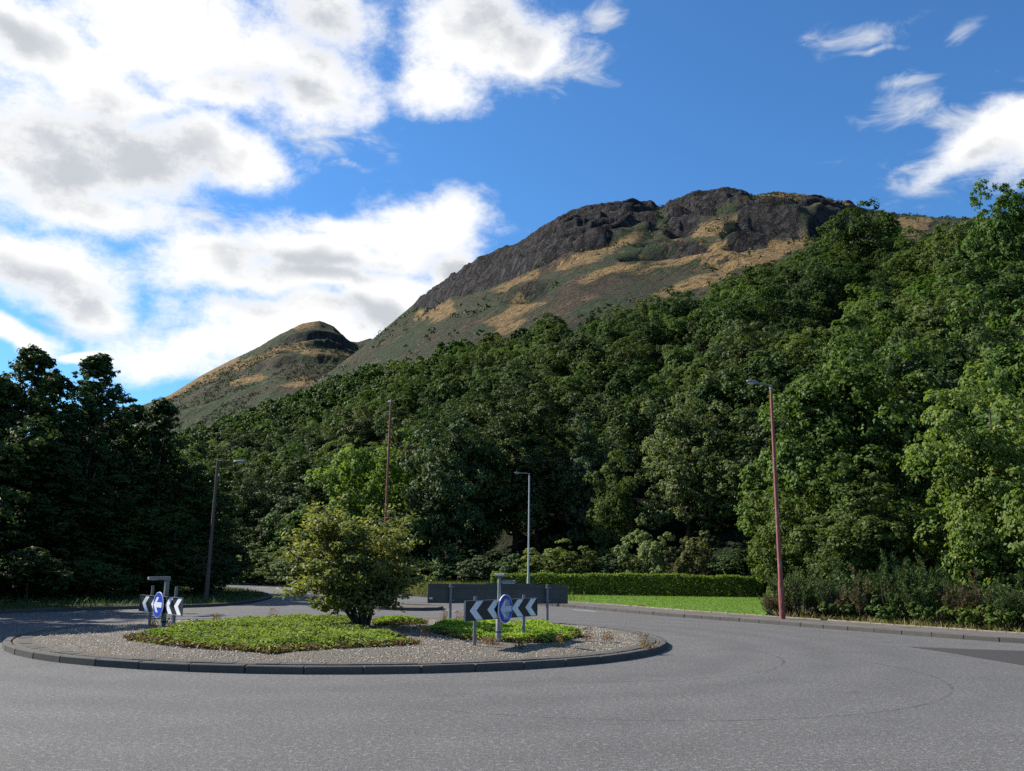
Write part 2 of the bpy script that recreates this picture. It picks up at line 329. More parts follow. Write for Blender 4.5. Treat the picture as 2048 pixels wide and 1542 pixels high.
def hill_col(n):
    def A(k):
        a = n.n.new('ShaderNodeAttribute'); a.attribute_name = k; return a.outputs['Fac']
    rock, gold, wood = A('rock'), A('gold'), A('wood')
    sep = n.n.new('ShaderNodeSeparateXYZ'); n.l.new(n.geo.outputs['Normal'], sep.inputs[0]); nz = sep.outputs[2]
    n1 = n.noise(n.pos, 0.02, 6, 0.65); n2 = n.noise(n.pos, 0.09, 7, 0.72); n3 = n.noise(n.pos, 0.4, 6, 0.75); n4 = n.noise(n.pos, 1.3, 4, 0.7)
    stri = n.noise(n.vec('MULTIPLY', n.pos, (1, 1, 0.22)), 0.3, 6, 0.72)
    green = n.mix(n.rng(n3, 0.38, 0.62), (0.02, 0.032, 0.015), (0.07, 0.092, 0.036))
    brown = n.mix(n.rng(n3, 0.36, 0.64), (0.036, 0.027, 0.021), (0.115, 0.078, 0.048))
    base = n.mix(n.rng(n.math('MULTIPLY_ADD', n2, 0.6, n1), 0.74, 0.92), green, brown)
    gcol = n.mix(n.rng(n3, 0.34, 0.66), (0.33, 0.215, 0.085), (0.15, 0.098, 0.05))
    gm = n.math('ADD', n.math('MULTIPLY', gold, 0.78), n.math('ADD', n.math('MULTIPLY_ADD', n2, 2.4, -1.17), n.math('MULTIPLY_ADD', n3, 1.4, -0.7)))
    c = n.mix(n.rng(gm, 0.22, 0.5), base, gcol)
    c = n.mix(n.rng(n.math('MULTIPLY_ADD', n4, 0.5, n3), 0.8, 0.87), c, (0.016, 0.023, 0.012))
    vo = n.n.new('ShaderNodeTexVoronoi'); vo.feature = 'DISTANCE_TO_EDGE'; vo.inputs['Scale'].default_value = 0.16; n.l.new(n.vec('ADD', n.vec('MULTIPLY', n.pos, (1, 1, 0.4)), n.vec('MULTIPLY', n.noise(n.pos, 0.25, 4, 0.7, out='Color'), (7, 7, 7))), vo.inputs['Vector'])
    crack = n.rng(vo.outputs['Distance'], 0.0, 0.16, 0, 1)
    rcol = n.mix(n.rng(stri, 0.42, 0.58), (0.012, 0.0115, 0.013), (0.062, 0.057, 0.058)); rcol = n.mix(n.rng(n4, 0.55, 0.68, 0, 0.7), rcol, (0.12, 0.11, 0.105)); rcol = n.mix(crack, (0.008, 0.0075, 0.008), rcol)
    rcol = n.mix(n.rng(n.math('MULTIPLY_ADD', n2, 0.6, n3), 0.82, 0.95), rcol, (0.05, 0.038, 0.028))
    rm = n.math('ADD', n.math('ADD', rock, n.rng(nz, 0.6, 0.86, 0.3, -0.12)), n.math('ADD', n.math('MULTIPLY_ADD', n3, 1.8, -0.9), n.math('MULTIPLY_ADD', n2, 2.0, -1.0))); c = n.mix(n.rng(rm, 0.5, 0.7), c, rcol)
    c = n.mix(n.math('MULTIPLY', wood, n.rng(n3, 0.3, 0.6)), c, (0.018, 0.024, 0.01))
    n.bump(n.math('ADD', n.noise(n.vec('MULTIPLY', n.pos, (1, 1, 0.4)), 0.22, 8, 0.75), n.math('MULTIPLY_ADD', crack, 0.22, n.math('MULTIPLY', n4, 0.3))), 1.0, 4.0)
    return c
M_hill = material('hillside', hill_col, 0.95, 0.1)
px, py = project(np.stack([X2, Y2, ZH], -1))
ti = np.arange(len(TT) * len(YY)).reshape(len(TT), len(YY))
F = np.stack([ti[:-1, :-1], ti[1:, :-1], ti[1:, 1:], ti[:-1, 1:]], -1).reshape(-1, 4)
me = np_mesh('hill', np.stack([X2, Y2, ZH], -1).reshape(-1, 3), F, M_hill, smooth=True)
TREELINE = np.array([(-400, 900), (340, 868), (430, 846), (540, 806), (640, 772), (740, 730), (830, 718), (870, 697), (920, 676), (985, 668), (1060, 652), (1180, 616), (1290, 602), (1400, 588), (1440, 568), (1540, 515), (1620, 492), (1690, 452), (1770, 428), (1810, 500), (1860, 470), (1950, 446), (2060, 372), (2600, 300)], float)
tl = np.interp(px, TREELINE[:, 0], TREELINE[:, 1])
attr(me, 'rock', MC.ravel()); attr(me, 'gold', look(gold_m, px + (fbm(X2 / 25, Y2 / 40, 3) - 0.5) * 30, py + (fbm(X2 / 20 + 9, Y2 / 25, 3) - 0.5) * 16).ravel())
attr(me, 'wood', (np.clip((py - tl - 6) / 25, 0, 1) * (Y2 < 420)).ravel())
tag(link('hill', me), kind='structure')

HILL_PX = (px, py)

# ------------------------------------------------------------------ ground, road, verges
def soil(n):
    a = n.noise(n.pos, 0.25, 5, 0.6); b = n.noise(n.pos, 6, 5, 0.7)
    n.bump(b, 0.5, 0.05); return n.mix(n.rng(b, 0.3, 0.7), n.mix(n.rng(a, 0.4, 0.6), (0.035, 0.05, 0.016), (0.05, 0.055, 0.02)), (0.03, 0.026, 0.014))
M_soil = material('rough_ground', soil, 0.95, 0.1)
def asphalt(n):
    big = n.noise(n.pos, 0.16, 5, 0.6); mid = n.noise(n.pos, 1.3, 5, 0.65); grit = n.noise(n.pos, 16, 3, 0.85); fine = n.noise(n.pos, 45, 2, 0.7)
    c = n.mix(n.rng(big, 0.3, 0.7), (0.122, 0.117, 0.11), (0.094, 0.09, 0.086)); c = n.mix(n.rng(mid, 0.35, 0.7, 0, 0.4), c, (0.068, 0.064, 0.06))
    c = n.mix(n.rng(grit, 0.52, 0.66, 0, 0.85), c, (0.235, 0.226, 0.21)); c = n.mix(n.rng(fine, 0.47, 0.36, 0, 0.85), c, (0.022, 0.022, 0.023))
    # wheel tracks polished round the island and two scuffed arcs, worn into the surface
    d = n.math('SUBTRACT', n.vec('LENGTH', n.vec('SUBTRACT', n.pos, (ISL[0], ISL[1], 0)), out=1), 0.0)
    tr = n.math('ADD', d, n.math('MULTIPLY_ADD', n.noise(n.pos, 0.5, 3), 1.2, -0.6))
    for rad, w, amt in ((9.1, 0.5, 0.32), (10.7, 0.5, 0.28), (12.3, 0.55, 0.2), (13.9, 0.55, 0.16)):
        c = n.mix(n.rng(n.math('ABSOLUTE', n.math('SUBTRACT', tr, rad)), 0.0, w * 1.5, amt, 0.0, True), c, (0.062, 0.06, 0.058))
    for (cx, cy, rr, lo) in SCUFF:
        v = n.vec('SUBTRACT', n.pos, (cx, cy, 0)); dd = n.math('ABSOLUTE', n.math('SUBTRACT', n.vec('LENGTH', n.vec('MULTIPLY', v, (1, 1, 0)), out=1), rr))
        s = n.n.new('ShaderNodeSeparateXYZ'); n.l.new(v, s.inputs[0])
        m = n.math('MULTIPLY', n.rng(dd, 0.0, 0.05, 0.8, 0.0, True), n.rng(n.math('SUBTRACT', s.outputs[0], s.outputs[1]), lo, lo + 2.5, 0, 1)); m = n.math('MULTIPLY', m, n.rng(n.noise(n.pos, 2.5, 4, 0.7), 0.4, 0.62, 0.0, 1))
        c = n.mix(m, c, (0.03, 0.03, 0.031))
    st = n.noise(n.pos, 0.55, 4, 0.6); c = n.mix(n.math('MULTIPLY', n.rng(st, 0.62, 0.7), n.rng(n.noise(n.pos, 3.0, 4, 0.7), 0.4, 0.6, 0.1, 0.55)), c, (0.045, 0.043, 0.041))
    n.bump(n.math('ADD', n.math('MULTIPLY', grit, 0.8), fine), 0.75, 0.012)
    return c
ISL = at(1024, 1140); ISL = Vector((-3.7, 21.7, 0)); ISL_R = 7.35
SCUFF = [(at(1840, 1345).x - 5.6, at(1840, 1345).y + 0.2, 5.6, 1.0), (at(1545, 1310).x - 5.0, at(1545, 1310).y, 5.0, 2.0)]
M_road = material('asphalt', asphalt, 0.85, 0.25)
def patchm(n):
    g = n.noise(n.pos, 26, 3, 0.75); n.bump(g, 0.6, 0.01); return n.mix(n.rng(g, 0.4, 0.7), (0.034, 0.03, 0.027), (0.062, 0.055, 0.05))
M_patch = material('dark_asphalt', patchm, 0.85, 0.25)
def pathm(n):
    g = n.noise(n.pos, 22, 4, 0.7); b = n.noise(n.pos, 1.1, 5, 0.65); n.bump(g, 0.5, 0.01)
    c = n.mix(n.rng(g, 0.35, 0.7), (0.085, 0.078, 0.072), (0.15, 0.135, 0.12)); return n.mix(n.rng(b, 0.45, 0.7), c, (0.075, 0.055, 0.04))
M_path = material('footway_asphalt', pathm, 0.9, 0.2)
def kerbm(n):
    g = n.noise(n.pos, 30, 4, 0.7); b = n.noise(n.pos, 2.2, 5, 0.65); oi = n.n.new('ShaderNodeObjectInfo')
    n.bump(g, 0.45, 0.008); c = n.mix(n.rng(g, 0.3, 0.75), (0.06, 0.055, 0.048), (0.115, 0.106, 0.093)); c = n.mix(n.rng(b, 0.4, 0.72, 0, 0.7), c, (0.05, 0.046, 0.038))
    return n.mix(n.rng(oi.outputs['Random'], 0, 1, 0, 0.4), c, (0.066, 0.063, 0.057))
M_kerb = material('kerb_concrete', kerbm, 0.9, 0.2)
def edgem(n):
    g = n.noise(n.pos, 9, 5, 0.7); n.bump(g, 0.4, 0.01); return n.mix(n.rng(g, 0.35, 0.65), (0.27, 0.23, 0.17), (0.13, 0.11, 0.08))
M_edge = material('edging', edgem, 0.9, 0.2)
def paintm(n):
    g = n.noise(n.pos, 14, 5, 0.75); return n.mix(n.rng(g, 0.42, 0.62), (0.6, 0.6, 0.58), (0.2, 0.2, 0.2))
M_paint = material('road_paint', paintm, 0.8, 0.2)
def turfm(n):
    g = n.noise(n.pos, 14, 5, 0.75); b = n.noise(n.pos, 0.6, 4); n.bump(g, 0.6, 0.04); c = n.mix(n.rng(g, 0.3, 0.7), (0.08, 0.135, 0.024), (0.12, 0.18, 0.038)); return n.mix(n.rng(b, 0.45, 0.7, 0, 0.5), c, (0.13, 0.16, 0.045))
M_turf = material('turf', turfm, 0.9, 0.15)
def gravelm(n):
    v = n.n.new('ShaderNodeTexVoronoi'); n.l.new(n.pos, v.inputs['Vector']); v.inputs['Scale'].default_value = 34; v.inputs['Randomness'].default_value = 1
    s = n.n.new('ShaderNodeSeparateXYZ'); n.l.new(v.outputs['Color'], s.inputs[0])
    c = n.mix(s.outputs[0], (0.175, 0.148, 0.112), (0.34, 0.3, 0.235)); c = n.mix(n.rng(v.outputs['Distance'], 0.25, 0.6), c, (0.075, 0.066, 0.053))
    b = n.noise(n.pos, 0.9, 5, 0.65); c = n.mix(n.rng(b, 0.45, 0.72, 0, 0.55), c, (0.15, 0.115, 0.078)); n.bump(n.math('SUBTRACT', 1, v.outputs['Distance']), 0.9, 0.03); return c
M_gravel = material('gravel', gravelm, 0.95, 0.15)

def smooth_line(pts, step, closed=False):
    P = [Vector((p[0], p[1], 0)) for p in pts]; out = []
    for i in range(len(P) - 1):
        a, b, c, d = P[max(i - 1, 0)], P[i], P[i + 1], P[min(i + 2, len(P) - 1)]
        for k in range(24):
            t = k / 24; out.append(0.5 * ((2 * b) + (c - a) * t + (2 * a - 5 * b + 4 * c - d) * t * t + (3 * b - a - 3 * c + d) * t ** 3))
    out.append(P[-1]); res = [out[0]]; acc = 0
    for i in range(1, len(out)):
        seg = out[i] - out[i - 1]; L = seg.length; pos = 0
        while acc + L - pos >= step: pos += step - acc; acc = 0; res.append(out[i - 1] + seg * (pos / L))
        acc += L - pos
    return res
def sheet(name, poly, z, mat, parent=None, skirt=None):
    import mathutils
    tris = mathutils.geometry.tessellate_polygon([[Vector((p[0], p[1], 0)) for p in poly]])
    vs = [(p[0], p[1], z) for p in poly]; n = len(vs); fs = []
    for t in tris:
        a, b, c = [Vector(vs[i]) for i in t]; fs.append(t if (b - a).cross(c - a).z > 0 else (t[0], t[2], t[1]))
    m = MB(); m.add(vs, fs)
    if skirt is not None: m.add(vs + [(p[0], p[1], skirt) for p in poly], [(i, (i + 1) % n, (i + 1) % n + n, i + n) for i in range(n)])
    return m.build(name, mat, parent)
def offset(line, d):
    o = []
    for i, p in enumerate(line):
        t = (line[min(i + 1, len(line) - 1)] - line[max(i - 1, 0)]).normalized(); o.append(p + Vector((-t.y, t.x, 0)) * d)
    return o
stone_me = {}
def kerbstones(line, parent, top, L, w=0.14, h=0.3, jitter=0.006):
    key = (round(L, 3), w, h)
    if key not in stone_me: stone_me[key] = MB().box((0, 0, 0), (L - 0.006, w, h), bev=0.013).mesh('kerbstone', M_kerb)
    for i in range(len(line) - 1):
        a, b = line[i], line[i + 1]; d = b - a
        k = link('kerbstone', stone_me[key], parent, ((a.x + b.x) / 2 + random.uniform(-jitter, jitter), (a.y + b.y) / 2 + random.uniform(-jitter, jitter), top - h / 2 + random.uniform(-jitter, jitter)))
        k.rotation_euler = (random.uniform(-0.01, 0.01), random.uniform(-0.006, 0.006), math.atan2(d.y, d.x))

tag(sheet('ground', [(-3000, -300), (3000, -300), (3000, 3000), (-3000, 3000)], -0.02, M_soil), kind='structure')
tag(sheet('road', [(-90, -25), (60, -25), (60, 100), (-90, 100)], 0.0, M_road), kind='structure')

LK = smooth_line([at(*p) for p in [(-700, 1256), (-300, 1237), (0, 1227), (200, 1220), (330, 1216.5), (430, 1213), (495, 1207), (530, 1200), (541, 1194.5), (530, 1189), (500, 1183), (460, 1177), (430, 1172), (400, 1168)]], 0.92)
lv = tag(sheet('verge_left', [(p.x, p.y) for p in offset(LK, 0.07)] + [(-60, 95), (-88, 95), (-88, 30)], 0.1, M_soil, skirt=-0.1), kind='structure')
kerbstones(LK, lv, 0.12, 0.92)
RK = smooth_line([at(*p) for p in [(395, 1164.5), (440, 1166), (470, 1167.5), (600, 1174.5), (850, 1194), (1000, 1205), (1142, 1215), (1300, 1229.5), (1500, 1245), (1700, 1261), (2048, 1287), (2400, 1306), (2800, 1322)]], 0.92)
rv = tag(sheet('verge_right', [(p.x, p.y) for p in offset(RK, 0.07)] + [(59, RK[-1].y), (59, 99), (-60, 99)], 0.1, M_soil, skirt=-0.1), kind='structure')
kerbstones(RK, rv, 0.125, 0.92)
i0 = min(range(len(RK)), key=lambda i: (RK[i] - at(985, 1204)).length); FW = RK[i0:]
fo, fi = offset(FW, 0.14), offset(FW, 2.15)
fw = tag(sheet('footway', [(p.x, p.y) for p in fo] + [(p.x, p.y) for p in reversed(fi)], 0.112, M_path), kind='structure')
EL = offset(FW, 2.2); ed = MB().box((0, 0, 0), (0.9, 0.06, 0.2), bev=0.01).mesh('edging_strip', M_edge)
for i in range(len(EL) - 1):
    d = EL[i + 1] - EL[i]; m_ = (EL[i] + EL[i + 1]) / 2; k = link('edging_strip', ed, fw, (m_.x, m_.y, 0.05 + random.uniform(-0.008, 0.008))); k.rotation_euler = (0, 0, math.atan2(d.y, d.x)); k.scale = (d.length / 0.915, 1, 1)
LAWN = [p for p in offset(FW, 2.24) if at_y(1075, p.y) < p.x < at_y(1556, p.y)]
lawn_poly = [(p.x, p.y) for p in LAWN] + [(at_y(1545, 44), 44), (at_y(1524, 58.5), 58.5), (at_y(1050, 60), 60)]
tag(sheet('lawn', lawn_poly, 0.125, M_turf), kind='structure')
sp_pts = [(612, 1199), (660, 1209), (720, 1217), (800, 1221), (860, 1221.5), (882, 1219), (872, 1215.5), (800, 1213), (720, 1207.5), (650, 1201)]
SP = smooth_line([at(*p) for p in sp_pts + sp_pts[:1]], 0.6)
M_grit = plain('gritty_concrete', (0.13, 0.11, 0.085), 0.9, 0.2, 0.5, 5)
si = tag(sheet('splitter_island', [(p.x, p.y) for p in SP], 0.1, M_grit, skirt=-0.05), kind='structure'); kerbstones(SP, si, 0.125, 0.6)
# darker repaired strip of asphalt that runs out under the right edge
pp = [(1815, 1293.5), (1900, 1297), (2048, 1302), (2300, 1310), (2300, 1362), (2180, 1347), (2048, 1331), (1960, 1316), (1890, 1304)]
tag(sheet('road_patch', [at(*p)[:2] for p in pp], 0.004, M_patch), kind='structure')
# paint: lane dashes on the far arm, give-way dashes by the splitter, a faded line by the right kerb
for k, (a, b, w) in enumerate([((478, 1172), (500, 1173), 0.15), ((512, 1174.5), (536, 1176), 0.15), ((552, 1178), (578, 1180), 0.15), ((596, 1183), (616, 1185), 0.15), ((888, 1221.5), (925, 1223.5), 0.12), ((1146, 1219.5), (1192, 1223.5), 0.14), ((640, 1213), (690, 1216.5), 0.1)]):
    A, B = at(*a), at(*b); d = (B - A).normalized(); s = Vector((-d.y, d.x, 0)) * w / 2
    tag(sheet('road_marking', [(A + s)[:2], (A - s)[:2], (B - s)[:2], (B + s)[:2]], 0.006, M_paint), kind='structure')

# ------------------------------------------------------------------ roundabout island
def mound(x, y):
    r = np.hypot(np.asarray(x) - ISL.x, np.asarray(y) - ISL.y) / ISL_R
    return 0.095 + 0.175 * np.clip(1 - r * r, 0, 1) ** 0.8
nr, na = 26, 96; V = [(ISL.x, ISL.y, float(mound(ISL.x, ISL.y)))]; Fq = []
V = []
for i in range(nr):
    rr = (ISL_R - 0.1) * (i / (nr - 1)) + 0.001
    for k in range(na):
        a = 2 * math.pi * k / na; x, y = ISL.x + rr * math.cos(a), ISL.y + rr * math.sin(a); V.append((x, y, float(mound(x, y)) + 0.03 * (float(vnoise(x * 1.7 + 40, y * 1.7 + 40)) - 0.5) * (i < nr - 2)))
Fq = [(i * na + k, (i + 1) * na + k, (i + 1) * na + (k + 1) % na, i * na + (k + 1) % na) for i in range(nr - 1) for k in range(na)]
isl = tag(link('roundabout_island', np_mesh('roundabout_island', V, Fq, M_gravel, smooth=True)), kind='structure')
N_ST = 50; ring = [Vector((ISL.x + ISL_R * math.cos(2 * math.pi * k / N_ST), ISL.y + ISL_R * math.sin(2 * math.pi * k / N_ST), 0)) for k in range(N_ST + 1)]
kerbstones(ring, isl, 0.12, 2 * ISL_R * math.sin(math.pi / N_ST), w=0.14, h=0.32, jitter=0.004)
r2 = ISL_R - 0.30; n2_ = 120; blk = MB().box((0, 0, 0), (0.368, 0.24, 0.1), bev=0.006).mesh('edging_block', M_kerb)
for k in range(n2_):
    a = 2 * math.pi * (k + 0.5) / n2_; o = link('edging_block', blk, isl, (ISL.x + r2 * math.cos(a), ISL.y + r2 * math.sin(a), 0.076 + random.uniform(-0.006, 0.006))); o.rotation_euler = (0, 0, a + math.pi / 2)
# loose stones on the gravel
n = 16000; a = RNG.random(n) * 2 * np.pi; rr = (ISL_R - 0.45) * np.sqrt(RNG.random(n)); gx = ISL.x + rr * np.cos(a); gy = ISL.y + rr * np.sin(a); k = (gy < ISL.y + 4)
gx, gy = gx[k], gy[k]; n = len(gx); s = RNG.uniform(0.009, 0.022, n); base = np.array([(1, 0, 0), (0, 1, 0), (-1, 0, 0), (0, -1, 0), (0.1, 0.1, 0.75), (0, 0, -0.4)]) ; fb = np.array([(0, 1, 4), (1, 2, 4), (2, 3, 4), (3, 0, 4)])
jit = base[None] * (1 + RNG.uniform(-0.4, 0.4, (n, 6, 3))); th = RNG.random(n) * 6.28; ct, st = np.cos(th)[:, None], np.sin(th)[:, None]
vx = (jit[..., 0] * ct - jit[..., 1] * st) * s[:, None] + gx[:, None]; vy = (jit[..., 0] * st + jit[..., 1] * ct) * s[:, None] + gy[:, None]; vz = jit[..., 2] * s[:, None] + (mound(gx, gy) + 0.004)[:, None]
V = np.stack([vx, vy, vz], -1).reshape(-1, 3); Fs = (np.arange(n)[:, None, None] * 6 + fb[None]).reshape(-1, 3)
def stonem(n):
    r = n.geo.outputs['Random Per Island']; return n.mix(r, (0.14, 0.125, 0.1), (0.38, 0.345, 0.285))
tag(link('gravel', np_mesh('gravel', V, Fs, material('gravel_stone', stonem, 0.9, 0.2))), 'loose pale gravel stones scattered over the roundabout island', 'gravel', kind='stuff')

# ------------------------------------------------------------------ leaves, trees, shrubs
def unit(v): return v / np.maximum(np.linalg.norm(v, axis=-1, keepdims=True), 1e-9)
def leaf_arrays(P, N, L, W, rng, fold=0.25, hang=0.0):
    n = len(P); N = unit(N); D = rng.normal(size=(n, 3)); D[:, 2] -= hang; D = unit(D - N * (D * N).sum(1, keepdims=True)); S = np.cross(N, D)
    L = np.broadcast_to(np.asarray(L, float), (n,))[:, None]; W = np.broadcast_to(np.asarray(W, float), (n,))[:, None]
    V = np.stack([P - D * L / 2, P + S * W / 2 + N * W * fold - D * L * 0.06, P + D * L / 2 - N * L * 0.12, P - S * W / 2 + N * W * fold - D * L * 0.06], 1).reshape(-1, 3)
    F = np.arange(4 * n).reshape(n, 4); return V, F
def leaf_mesh(name, P, N, L, W, rng, mat, fold=0.25, hang=0.0):
    V, F = leaf_arrays(P, N, L, W, rng, fold, hang); return np_mesh(name, V, F, mat)
def sph(n, rng): return unit(rng.normal(size=(n, 3)))

M_bark = plain('bark', (0.07, 0.055, 0.042), 0.95, 0.1, 0.55, 5)
M_pale_bark = plain('pale_bark', (0.2, 0.18, 0.15), 0.95, 0.1, 0.55, 5)
LM = {
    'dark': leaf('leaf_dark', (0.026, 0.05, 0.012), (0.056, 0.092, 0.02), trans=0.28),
    'mid': leaf('leaf_mid', (0.045, 0.08, 0.015), (0.095, 0.142, 0.028), trans=0.32),
    'blue': leaf('leaf_bluish', (0.036, 0.06, 0.02), (0.075, 0.105, 0.036), trans=0.25),
    'lime': leaf('leaf_lime', (0.06, 0.11, 0.02), (0.12, 0.175, 0.036), (0.2, 0.2, 0.05), trans=0.4),
    'pale': leaf('leaf_pale', (0.07, 0.095, 0.03), (0.13, 0.15, 0.05), trans=0.3),
    'ash': leaf('leaf_ash', (0.09, 0.155, 0.025), (0.17, 0.24, 0.045), trans=0.45, var=0.1),
    'olive': leaf('leaf_olive', (0.095, 0.12, 0.02), (0.22, 0.225, 0.045), (0.34, 0.3, 0.05), trans=0.4, spec=0.35),
    'willow': leaf('leaf_willow', (0.1, 0.13, 0.036), (0.19, 0.21, 0.07), trans=0.3),
    'pine': leaf('needle', (0.036, 0.066, 0.016), (0.078, 0.115, 0.03), (0.12, 0.075, 0.03), trans=0.1),
    'dry': leaf('leaf_dry', (0.07, 0.055, 0.03), (0.12, 0.095, 0.045), (0.05, 0.08, 0.02), trans=0.2),
    'hedge': leaf('leaf_hedge', (0.075, 0.14, 0.018), (0.15, 0.25, 0.034), (0.22, 0.25, 0.07), trans=0.35),
}
def crown_points(rng, H, Rr, base, nblob, nsub, nleaf, squash=0.75, lobes=0.3, cone=0.0):
    hc = (H - base) / 2; cz = base + hc
    if cone:                                   # pointed crown
        u = rng.random(nblob) ** 0.85; a_ = rng.random(nblob) * 6.28; rad = Rr * (1 - u) ** 0.42 * np.sqrt(rng.random(nblob)) * 0.85
        d = np.stack([np.cos(a_), np.sin(a_), u], 1); B = np.stack([np.cos(a_) * rad, np.sin(a_) * rad, base + (H - base) * 0.96 * u], 1); br = 0.31 * Rr * (1 - 0.5 * u) * rng.uniform(0.75, 1.2, nblob)
    else:
        d = sph(nblob * 3, rng); d = d[d[:, 2] > -0.8][:nblob]; f = rng.uniform(0.3, 0.88, len(d))[:, None]
        lob = 1 + lobes * (rng.random(len(d))[:, None] - 0.5)
        B = d * f * lob * np.array([Rr, Rr, hc]); B[:, 2] += cz
        br = rng.uniform(0.16, 0.31, len(d)) * min(Rr, hc * 1.2)
    n1 = len(d) * nsub; bi = np.repeat(np.arange(len(d)), nsub)
    out = unit(B - np.array([0, 0, cz])) ; sd_ = unit(sph(n1, rng) + out[bi] * 0.55 + np.array([0, 0, 0.25]))
    Cc = B[bi] + sd_ * (br[bi] * rng.uniform(0.75, 1.05, n1))[:, None] * np.array([1, 1, squash])
    cr = br[bi] * rng.uniform(0.22, 0.42, n1)
    n2 = n1 * nleaf; ci = np.repeat(np.arange(n1), nleaf); ld = sph(n2, rng)
    P = Cc[ci] + ld * (cr[ci] * rng.random(n2) ** 0.5)[:, None] * np.array([1, 1, 0.6])
    N = unit(ld * 0.7 + sd_[ci] * 0.6 + np.array([0, 0, 0.55]) + rng.normal(size=(n2, 3)) * 0.35)
    ok = P[:, 2] > 0.04; return P[ok], N[ok], B, br
def limbs(rng, H, Rr, base, B, r0, k=12, lean=0.0, fork=None):
    m = MB(); top = base + (H - base) * 0.55; pts = [Vector((math.sin(i * 1.7) * 0.06 * r0 * i, math.cos(i * 1.3) * 0.06 * r0 * i, top * i / 5)) for i in range(6)]
    m.tube(pts, [r0 * 1.25, r0, r0 * 0.85, r0 * 0.7, r0 * 0.5, r0 * 0.3], 8)
    for b in B[rng.permutation(len(B))[:k]]:
        if b[2] < 0.3: continue
        b = Vector(b); z0 = min(max(b.z * rng.uniform(0.4, 0.7), base * 0.5), top * 0.95); s = Vector((0, 0, z0)); mid = s.lerp(b, 0.5) + Vector((0, 0, 0.08 * (b - s).length))
        m.tube([s, mid, b], [r0 * 0.42, r0 * 0.27, r0 * 0.1], 5, False)
    return m
PROTO = {}
def proto(key, seed, H, Rr, base, nblob, nsub, nleaf, L, W, mat, r0=0.2, bark=None, squash=0.75, lobes=0.5, cone=0.0, hang=0.0, k=12):
    rng = np.random.default_rng(seed); P, N, B, br = crown_points(rng, H, Rr, base, nblob, nsub, nleaf, squash, lobes, cone)
    s = rng.uniform(0.7, 1.25, len(P)); cm = leaf_mesh(key + '_crown', P, N, L * s, W * s, rng, LM[mat], hang=hang)
    PROTO[key] = (cm, limbs(rng, H, Rr, base, B, r0, k).mesh(key + '_trunk', bark or M_bark), H, Rr)
def put(key, name, loc, label, cat, group=None, s=1.0, sz=None, rz=None, mat=None, parts=('crown', 'trunk')):
    cm, tm, H, Rr = PROTO[key]; e = empty(name, loc, random.uniform(0, 6.28) if rz is None else rz); e.scale = (s, s, sz or s)
    c = link(parts[0], cm, e); link(parts[1], tm, e)
    if mat: c.material_slots[0].link = 'OBJECT'; c.material_slots[0].material = LM[mat]
    return tag(e, label, cat, group)
# wood trees (seen at 60 to 300 m)
for i, (H, Rr, base, nb) in enumerate([(12, 5.2, 1.0, 44), (14, 5.0, 1.5, 46), (11, 5.6, 0.8, 44), (13, 4.4, 1.2, 40), (10, 4.6, 0.6, 38)]):
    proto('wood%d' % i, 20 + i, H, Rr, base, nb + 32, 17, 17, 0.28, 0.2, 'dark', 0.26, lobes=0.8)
proto('airy', 31, 12, 4.6, 0.5, 64, 14, 20, 0.27, 0.14, 'lime', 0.2, hang=0.4, squash=0.6)
# nearer trees and shrubs
proto('edge0', 41, 10, 4.3, -2.0, 125, 19, 17, 0.2, 0.14, 'mid', 0.2)
proto('edge1', 42, 10, 3.9, -2.0, 125, 19, 17, 0.2, 0.14, 'mid', 0.2, squash=0.9)
proto('edge2', 43, 12, 4.4, -1.0, 125, 19, 17, 0.21, 0.15, 'mid', 0.2, lobes=0.7)
proto('bush0', 51, 4, 2.0, -0.8, 58, 13, 20, 0.14, 0.07, 'willow', 0.06, hang=-0.6)
proto('bush1', 52, 4, 2.3, -0.8, 58, 13, 20, 0.15, 0.11, 'blue', 0.06)
proto('bush2', 53, 4, 1.8, -0.8, 58, 13, 20, 0.18, 0.05, 'willow', 0.06, hang=-1.2, squash=1.1)
proto('birch', 61, 14, 3.7, 0.0, 190, 9, 20, 0.17, 0.11, 'dark', 0.16, M_pale_bark, squash=0.8, cone=0.65, lobes=0.8, hang=0.5)
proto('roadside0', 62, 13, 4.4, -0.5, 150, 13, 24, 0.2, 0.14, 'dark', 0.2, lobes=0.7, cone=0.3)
proto('roadside1', 63, 11, 3.8, -2.0, 120, 14, 20, 0.2, 0.14, 'dark', 0.2, lobes=0.7)

